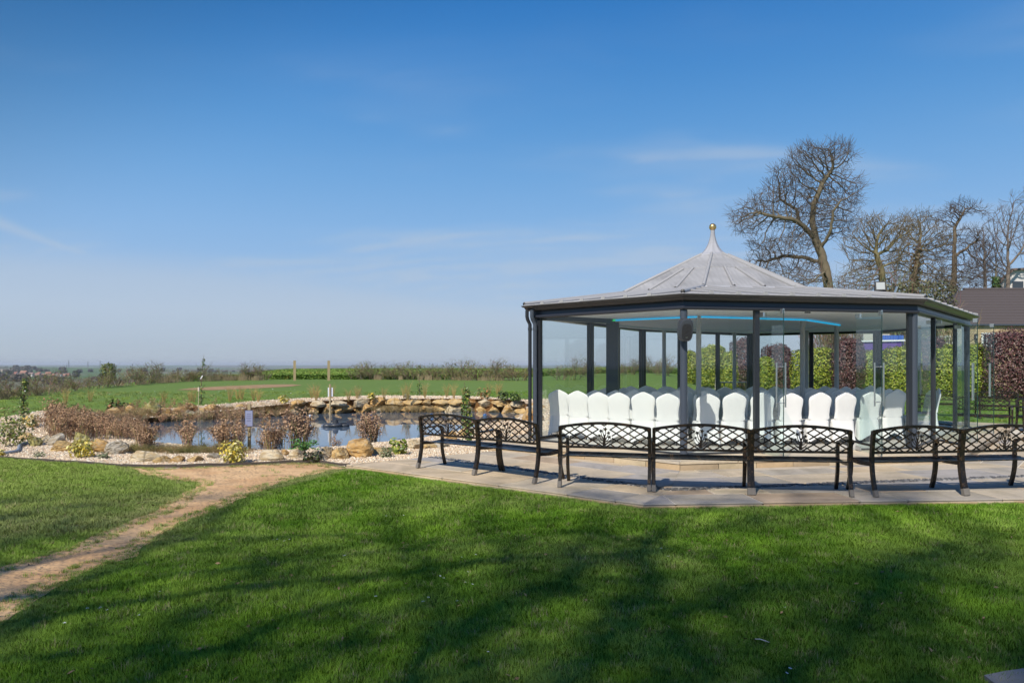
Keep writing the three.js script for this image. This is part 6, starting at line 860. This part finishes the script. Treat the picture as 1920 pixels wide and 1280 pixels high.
// ------------------------------------------------------------------ small things in and beside the pond
{
  const print = (() => { const c = document.createElement('canvas'); c.width = 128; c.height = 256; const x = c.getContext('2d'); x.fillStyle = '#8e93b2'; x.fillRect(0, 0, 128, 256); x.strokeStyle = '#3d4152'; x.lineWidth = 10; x.strokeRect(3, 3, 122, 250); x.fillStyle = '#565b78'; let y = 58; for (const [w, h] of [[64, 13], [74, 11], [80, 11], [60, 9], [70, 9]]) { let at = 64 - w / 2; while (at < 64 + w / 2 - 4) { const l = 5 + ((at * 7 + y * 3) % 9); x.fillRect(at, y, l, h); at += l + 3; } y += h + 16; } const t = new THREE.CanvasTexture(c); t.colorSpace = THREE.SRGBColorSpace; return t; })();
  const notice = (px, baseY, topY, bw, bh, boardY, lift, facing, label) => { const [X, Z] = ground(px, baseY, lift), s = Z / FOCAL, t = thing('notice_sign', label, 'sign', [X, lift, -Z], facing > 0 ? 0.1 : -0.15); const p = new MB(); p.box(0.055, (baseY - topY) * s, 0.05, M4(new THREE.Vector3(0, (baseY - topY) * s / 2, 0))); p.build('post', M.wood, t); const b = new THREE.BoxGeometry(bw * s, bh * s, 0.008); b.translate(0, (baseY - boardY) * s, 0.034 * facing); add('board', b, facing > 0 ? mat({ map: print, roughness: 0.5 }) : mat({ rgb: [0.62, 0.63, 0.68], roughness: 0.5 }), t); };
  notice(467, 852, 757, 15, 31, 784, -0.1, 1, 'small printed notice on a wooden post among the dead reeds'); notice(618.5, 779, 720, 10, 17, 735, -0.18, -1, 'notice on a thin post at the far edge of the water, back turned');
  const LEVEL = -0.15;
  { const Z = 22.6, X = (629 - 960) / FOCAL * Z, t = thing('floating_pump', 'dark floating pump with three pontoons and a domed cap', 'pump', [X, LEVEL, -Z], 0.1); for (const [x, z, r] of [[-0.22, 0.02, 0.13], [0.24, -0.02, 0.13], [0.0, 0.1, 0.12], [0.02, -0.2, 0.12]]) { const g = new THREE.SphereGeometry(r, 18, 12); g.scale(1.35, 0.62, 1); g.translate(x, 0.035, z); add('pontoon', g, M.plastic, t); } const ring = new THREE.TorusGeometry(0.2, 0.045, 8, 24); ring.rotateX(Math.PI / 2); ring.translate(0, 0.05, 0); add('ring', ring, M.plastic, t); const m = new MB(); m.tube([new THREE.Vector3(0, 0, 0), new THREE.Vector3(0, 0.17, 0), new THREE.Vector3(0, 0.22, 0)], [0.085, 0.08, 0.04], 16); m.build('cap', M.plastic, t); const n = new MB(); n.tube([new THREE.Vector3(-0.3, 0.02, 0.02), new THREE.Vector3(-0.42, 0.025, 0.03)], 0.05, 10); n.build('nozzle', M.steel, t); const c2 = new MB(); c2.tube([new THREE.Vector3(0.15, 0.1, 0.1), new THREE.Vector3(0.32, 0.1, 0.02), new THREE.Vector3(0.4, 0.02, -0.05)], 0.02, 8); c2.build('cable', M.black, t); }
  { const Z = 25.2, X = (573 - 960) / FOCAL * Z, ball = (x, y, r, sx, sy, c) => { const g = new THREE.SphereGeometry(r, 16, 12); g.scale(sx, sy, 0.8); g.translate(x, y, 0); g.deleteAttribute('uv'); g.setAttribute('color', new THREE.Float32BufferAttribute(Array.from({ length: g.attributes.position.count }, () => c).flat(), 3)); return g; }; const g = mergeGeometries([ball(-0.02, 0.06, 0.1, 1.75, 0.75, [0.035, 0.035, 0.05]), ball(-0.17, 0.09, 0.04, 2.0, 0.7, [0.05, 0.05, 0.07]), ball(0.13, 0.12, 0.045, 0.9, 1.5, [0.5, 0.52, 0.58]), ball(0.145, 0.19, 0.04, 1.15, 0.95, [0.62, 0.64, 0.7]), ball(0.2, 0.183, 0.016, 2.0, 0.6, [0.4, 0.28, 0.06]), ball(0.145, 0.215, 0.03, 1.1, 0.5, [0.08, 0.1, 0.14])]); const o = add('duck', g, M.vc); o.position.set(X, LEVEL - 0.02, -Z); tag(o, 'dark duck with a pale head resting at the reed clump', 'duck'); }
  for (const [px, py, say] of [[696, 782, 'left, below the rocks'], [809, 780, 'just above the first bench'], [909, 780, 'above the second bench'], [991, 781, 'beside the glass corner']]) { const [X, Z] = ground(px, py, -0.12), g = new THREE.SphereGeometry(0.075, 20, 16), o = add('mirror_ball', g, mat({ rgb: [0.85, 0.86, 0.88], metalness: 1, roughness: 0.06 })); o.position.set(X, -0.1, -Z); tag(o, `small silver ball floating on the pond, ${say}`, 'ball', 'silver balls on the pond'); }
  { const pts = [[-60, 862], [0, 855], [28, 851], [34, 846], [36, 840], [44, 836], [60, 831], [76, 826]].map(([x, y]) => { const [X, Z] = ground(x, y); return V(X, Z, 0.05); }), c = new THREE.CatmullRomCurve3(pts).getPoints(50), m = new MB(); m.tube(c, c.map((_, k) => 0.03 + 0.003 * (k % 2)), 10); tag(m.build('drain_hose', mat({ rgb: [0.3, 0.33, 0.37], roughness: 0.45 })), 'grey ribbed hose lying over the gravel at the left', 'hose'); }
}

// ------------------------------------------------------------------ houses at the right
{
  const Z0 = 60, S = Z0 / FOCAL, at = (px) => (px - 960) * S, hy = (py) => EYE + (HORIZON - py) * S;
  const h = thing('stone_house', 'low sandstone house with a brown tiled roof at the right edge', 'house', [0, 0, 0]);
  const xl = at(1752), xr = at(2090), eave = hy(608), ridge = hy(548) + 0.75, deep = 9;
  const wall = new MB(), zf = Z0 + 0.5, W = (x, z, y) => V(x, z, y), bot = H(38, 60) - 0.3;
  wall.poly([W(xl + 0.3, zf, bot), W(xr, zf, bot), W(xr, zf, eave), W(xl + 0.3, zf, eave)], [[0, 0], [xr - xl, 0], [xr - xl, eave - bot], [0, eave - bot]]);
  wall.poly([W(xl + 0.3, zf + deep, bot), W(xl + 0.3, zf, bot), W(xl + 0.3, zf, eave), W(xl + 0.3, zf + deep, eave)], [[0, 0], [deep, 0], [deep, eave - bot], [0, eave - bot]]);
  wall.build('wall', M.sandstone, h);
  const roof = sub('roof', h), N = 13, hipX = at(1834) + 1.9, zr = zf + deep / 2;
  for (let k = 0; k < N; k++) { const t0 = k / N, t1 = (k + 1) / N, y0 = lerp(eave, ridge, t0) + 0.05, y1 = lerp(eave, ridge, t1), z0 = lerp(zf - 0.16, zr, t0), z1 = lerp(zf - 0.16, zr, t1), a = lerp(xl, hipX, t0), b = lerp(xl, hipX, t1), m = new MB(); m.poly([W(a, z0, y0), W(xr, z0, y0), W(xr, z1, y1), W(b, z1, y1)], [[a, z0], [xr, z0], [xr, z1], [b, z1]]); m.poly([W(a, z0, y0 - 0.09), W(xr, z0, y0 - 0.09), W(xr, z0, y0), W(a, z0, y0)]); m.build('tile_course', M.roofTile, roof); }
  const hp = new MB(); hp.poly([W(xl, zf - 0.4, eave), W(hipX, zr, ridge), W(xl, zf + deep, eave)]); hp.build('hip_slope', M.roofTile, roof); const rt = new MB(); rt.tube([W(hipX, zr, ridge), W(xr, zr, ridge)], 0.14, 8); rt.build('ridge_tiles', M.roofTile, roof);
  const gt = new MB(); gt.bar(W(xl, zf - 0.2, eave - 0.02), W(xr, zf - 0.2, eave - 0.02), 0.12, 0.13); gt.build('gutter', M.frame, h);
  const win = (x0, x1, y0, y1, name) => { const w = sub(name, h), f = new MB(), zz = zf - 0.06, X0 = at(x0), X1 = at(x1), Y1 = hy(y0), Y0 = hy(y1), t = 0.14; f.bar(W(X0, zz, Y0), W(X0, zz, Y1), t, 0.1); f.bar(W(X1, zz, Y0), W(X1, zz, Y1), t, 0.1); f.bar(W(X0 - t / 2, zz, Y1), W(X1 + t / 2, zz, Y1), 0.1, t); f.bar(W(X0 - t / 2, zz, Y0), W(X1 + t / 2, zz, Y0), 0.1, t); f.build('frame', M.paintWhite, w); const g = new MB(); for (let k = 1; k < 4; k++) g.bar(W(lerp(X0, X1, k / 4), zz + 0.01, Y0), W(lerp(X0, X1, k / 4), zz + 0.01, Y1), 0.05, 0.05); g.bar(W(X0, zz + 0.01, (Y0 + Y1) / 2), W(X1, zz + 0.01, (Y0 + Y1) / 2), 0.05, 0.05); g.build('glazing_bars', M.paintWhite, w); const p = new MB(); p.poly([W(X0, zz + 0.03, Y0), W(X1, zz + 0.03, Y0), W(X1, zz + 0.03, Y1), W(X0, zz + 0.03, Y1)]); p.build('pane', darkPane, w); };
  win(1849, 1884, 625, 662, 'window'); win(1766, 1794, 630, 655, 'window');
  { const l = thing('wall_lantern', 'black lantern on the sandstone house wall', 'lantern', [at(1835.5), hy(632), -(zf - 0.2)]); const m = new MB(); m.tube([[0, 0.28], [0, 0.2], [0, -0.14], [0, -0.3]].map(([x, y]) => new THREE.Vector3(x, y, 0)), [0.05, 0.16, 0.11, 0.03], 6); m.build('cage', M.black, l); const g = new MB(); g.box(0.12, 0.16, 0.02, M4(new THREE.Vector3(0, 0.02, 0.13))); g.build('pane', mat({ rgb: [0.5, 0.5, 0.5], roughness: 0.2 }), l); const b = new MB(); b.bar(new THREE.Vector3(0, 0.2, 0), new THREE.Vector3(0, 0.24, -0.2), 0.05, 0.05); b.build('bracket', M.black, l); }
  { const r = thing('iron_railing', 'thin black railing along the foot of the house wall', 'railing', [0, 0, 0]); const z = zf - 2, s = z / FOCAL, X0 = (1808 - 960) * s, X1 = (1856 - 960) * s, y0 = EYE + (HORIZON - 668) * s, y1 = EYE + (HORIZON - 644) * s; for (const y of [y1, y1 - 0.25, y0 + 0.1]) { const m = new MB(); m.bar(V(X0, z, y), V(X1, z, y), 0.04, 0.04); m.build('rail', M.black, r); } for (let k = 0; k <= 14; k++) { const m = new MB(), x = lerp(X0, X1, k / 14); m.bar(V(x, z, y0), V(x, z, y1), 0.025, 0.025); m.build('baluster', M.black, r); } const d = new MB(); d.bar(V(X0 - 0.3, z, y1 - 0.3), V(X0 + 0.9, z, y1 + 0.4), 0.05, 0.05); d.build('handrail', M.black, r); }
  // gable with pale coping left of the roof
  { const g = thing('coped_gable', 'stone coped gable rising left of the brown roof', 'gable', [0, 0, 0]); const z = 66, s = z / FOCAL, p = (x, y) => V((x - 960) * s, z, EYE + (HORIZON - y) * s); const m = new MB(); m.poly([p(1740, 640), p(1865, 640), p(1865, 572), p(1829, 549), p(1740, 602)]); m.build('wall', M.sandstone, g); const c = new MB(); c.bar(p(1738, 603), p(1829, 548.5), 0.4, 0.28); c.bar(p(1829, 548.5), p(1868, 573), 0.4, 0.28); c.build('coping', mat({ rgb: [0.56, 0.47, 0.33], map: stoneTex }), g); }
  // white gabled house beyond
  { const g = thing('white_house', 'pale rendered house with a gable behind the ivy clad trees', 'house', [0, 0, 0]); const z = 84, s = z / FOCAL, q = (x, y, d = 0) => V((x - 960) * s, z + d, EYE + (HORIZON - y) * s); const m = new MB(); m.poly([q(1853, 600), q(1853, 545), q(1876, 522), q(1896, 507), q(1965, 504), q(1965, 600)]); m.build('wall', mat({ rgb: [0.66, 0.62, 0.6], roughness: 0.9 }), g); const r = new MB(); r.bar(q(1850, 549, -0.2), q(1897, 506, -0.2), 0.3, 0.2); r.bar(q(1896, 505.5, -0.2), q(1970, 502, -0.2), 0.3, 0.22); r.build('roof', mat({ rgb: [0.2, 0.14, 0.12] }), g); const w = new MB(); w.box(1.2, 1.5, 0.1, M4(q(1909, 540, -0.03))); w.build('window', darkPane, g); }
  // play frame seen through the glass
  { const g = thing('market_stall', 'purple boarded stall with blue side panel seen through the right glass', 'stall', [0, 0, 0]); const z = 50, s = z / FOCAL, q = (x, y) => V((x - 960) * s, z, EYE + (HORIZON - y) * s); const m = new MB(); m.bar(q(1604, 648), q(1694, 648), 0.08, 15 * s); m.build('fascia_board', mat({ rgb: [0.12, 0.06, 0.28] }), g); const c = new MB(); c.bar(q(1602, 640), q(1696, 638), 0.3, 0.1); c.build('coping', M.paintWhite, g); for (let k = 0; k < 8; k++) { const b = new MB(), x = lerp(1662, 1697, k / 7); b.box(4.3 * s, 34 * s, 0.05, M4(q(x, 645).add(new THREE.Vector3(0, 0, -0.3)))); b.build('side_panel', mat({ rgb: [0.03, 0.11, 0.42] }), g); } const w = new MB(); w.box(50 * s, 14 * s, 0.05, M4(q(1655, 632).add(new THREE.Vector3(0, 0, -0.8)))); w.build('back_panel', mat({ rgb: [0.55, 0.5, 0.42] }), g); for (const x of [1606, 1650, 1692]) { const p = new MB(); p.bar(q(x, 735), q(x, 640), 0.1, 0.1); p.build('post', M.frameDark, g); } }
}

// ------------------------------------------------------------------ far valley: town, wood, pylons
{
  const R = rng(99), wallT = [[0.4, 0.24, 0.17], [0.62, 0.57, 0.52], [0.36, 0.22, 0.17]], roofT = [[0.3, 0.13, 0.09], [0.24, 0.16, 0.14], [0.34, 0.17, 0.12]];
  const spots = [[4, 707], [12, 709], [22, 706], [29, 701], [37, 705], [44, 700], [50, 704], [58, 702], [66, 703], [73, 701], [82, 704], [90, 702], [100, 704], [110, 703.5], [120, 704.5], [127, 703.5]];
  spots.forEach(([px, py], k) => { const Z = 1250 + R() * 420, X = (px - 960) / FOCAL * Z, base = EYE - (py + 3 - HORIZON) / FOCAL * Z, turn = R() * 1.2 - 0.6, t = thing('town_house', `small far house in the valley town, ${ordinal[k]} from the left`, 'house', [X, base, -Z], turn, 'houses of the valley town'); const w = 7 + R() * 4, d = 7, hh = 4.5, m = new MB(); m.box(w, hh + 6, d, M4(new THREE.Vector3(0, (hh - 6) / 2, 0))); m.build('wall', mat({ rgb: wallT[k % 3] }), t); const r = new MB(), y = hh, p = hh + 3.2, e = 0.5, q = (x, yy, z) => new THREE.Vector3(x, yy, z); r.poly([q(-w / 2 - e, y, d / 2 + e), q(w / 2 + e, y, d / 2 + e), q(w / 2 + e, p, 0), q(-w / 2 - e, p, 0)]); r.poly([q(-w / 2 - e, y, -d / 2 - e), q(w / 2 + e, y, -d / 2 - e), q(w / 2 + e, p, 0), q(-w / 2 - e, p, 0)]); r.build('roof', mat({ rgb: roofT[(k * 7) % 3] }), t); const g = new MB(); for (const x of [-w / 2, w / 2]) g.poly([q(x, y, d / 2), q(x, y, -d / 2), q(x, p - 0.1, 0)]); g.build('gable', mat({ rgb: wallT[(k + 1) % 3] }), t); for (const x of [-w / 4, w / 4]) { const wn = new MB(); wn.box(1.3, 1.4, 0.1, M4(q(x, 2.4, d / 2 + 0.04))); wn.build('window', darkPane, t); } const ch = new MB(); ch.box(0.8, 1.6, 0.8, M4(q(w / 3, p + 0.5, 0))); ch.build('chimney', mat({ rgb: [0.3, 0.16, 0.12] }), t); });
  for (const [px, py, r, k] of [[15, 700, 9, 'left'], [7, 703, 6, 'far left'], [142, 698, 7, 'right']]) { const Z = 1200, X = (px - 960) / FOCAL * Z, t = thing('far_tree', `dark round tree beside the valley town, ${k}`, 'tree', [X, EYE - (py + 5 - HORIZON) / FOCAL * Z - r * 0.5, -Z]); stuff(add('crown', leafBush([[[0, r * 0.8, 0], [r * 0.7, r * 0.75, r * 0.7]]], 500, 1.2, [[0.03, 0.045, 0.02], [0.05, 0.05, 0.03]], px), M.vcLeaf, t)); const m = new MB(); m.tube([new THREE.Vector3(0, -3, 0), new THREE.Vector3(0, r * 0.7, 0)], 0.5, 6, [0.08, 0.06, 0.05]); m.build('trunk', M.vc, t); }
  const far = [], tg = leafBush([[[0, 3, 0], [5, 4, 5]]], 160, 2.2, [[0.07, 0.06, 0.04], [0.05, 0.06, 0.03], [0.10, 0.08, 0.06]], 5);
  for (let k = 0; k < 1500; k++) { const Z = 900 + R() * 3500, X = (-0.9 + R() * 1.4) * Z; if (fbm(X / 260, Z / 400, 3, 2) > 0.55) far.push({ m: M4(V(X, Z, farLand(X, Z) - 1), R() * 6, 0.8 + R()) }); }
  scatter('far_woods', tg, M.vc, far, 'far off hedgerows and copses on the plain', 'woods');
  [128, 164, 187, 203, 248, 305].forEach((px, k) => { const Z = 5200 + (k % 3) * 500, X = (px - 960) / FOCAL * Z, top = EYE + (HORIZON - [675, 677, 675, 677, 681, 680][k]) / FOCAL * Z, base = farLand(X, Z) - 2, t = thing('pylon', `far electricity pylon on the skyline, ${ordinal[k]} from the left`, 'pylon', [X, base, -Z], 0, 'pylons on the skyline'), h = top - base; const m = new MB(); for (const [x, z] of [[-1, -1], [1, -1], [1, 1], [-1, 1]]) m.bar(new THREE.Vector3(x * 4, 0, z * 4), new THREE.Vector3(x * 0.8, h, z * 0.8), 1.1, 1.1); for (let j = 1; j < 5; j++) { const y = h * j / 5, w = lerp(4, 0.8, j / 5); m.bar(new THREE.Vector3(-w, y, 0), new THREE.Vector3(w, y, 0), 0.8, 0.8); } m.build('lattice_mast', mat({ rgb: [0.12, 0.12, 0.13] }), t); for (const f of [0.72, 0.84, 0.95]) { const a = new MB(); a.bar(new THREE.Vector3(-8 * (1.3 - f), h * f, 0), new THREE.Vector3(8 * (1.3 - f), h * f, 0), 1, 1); a.build('cross_arm', mat({ rgb: [0.12, 0.12, 0.13] }), t); } });
}
renderer.render(scene, camera);
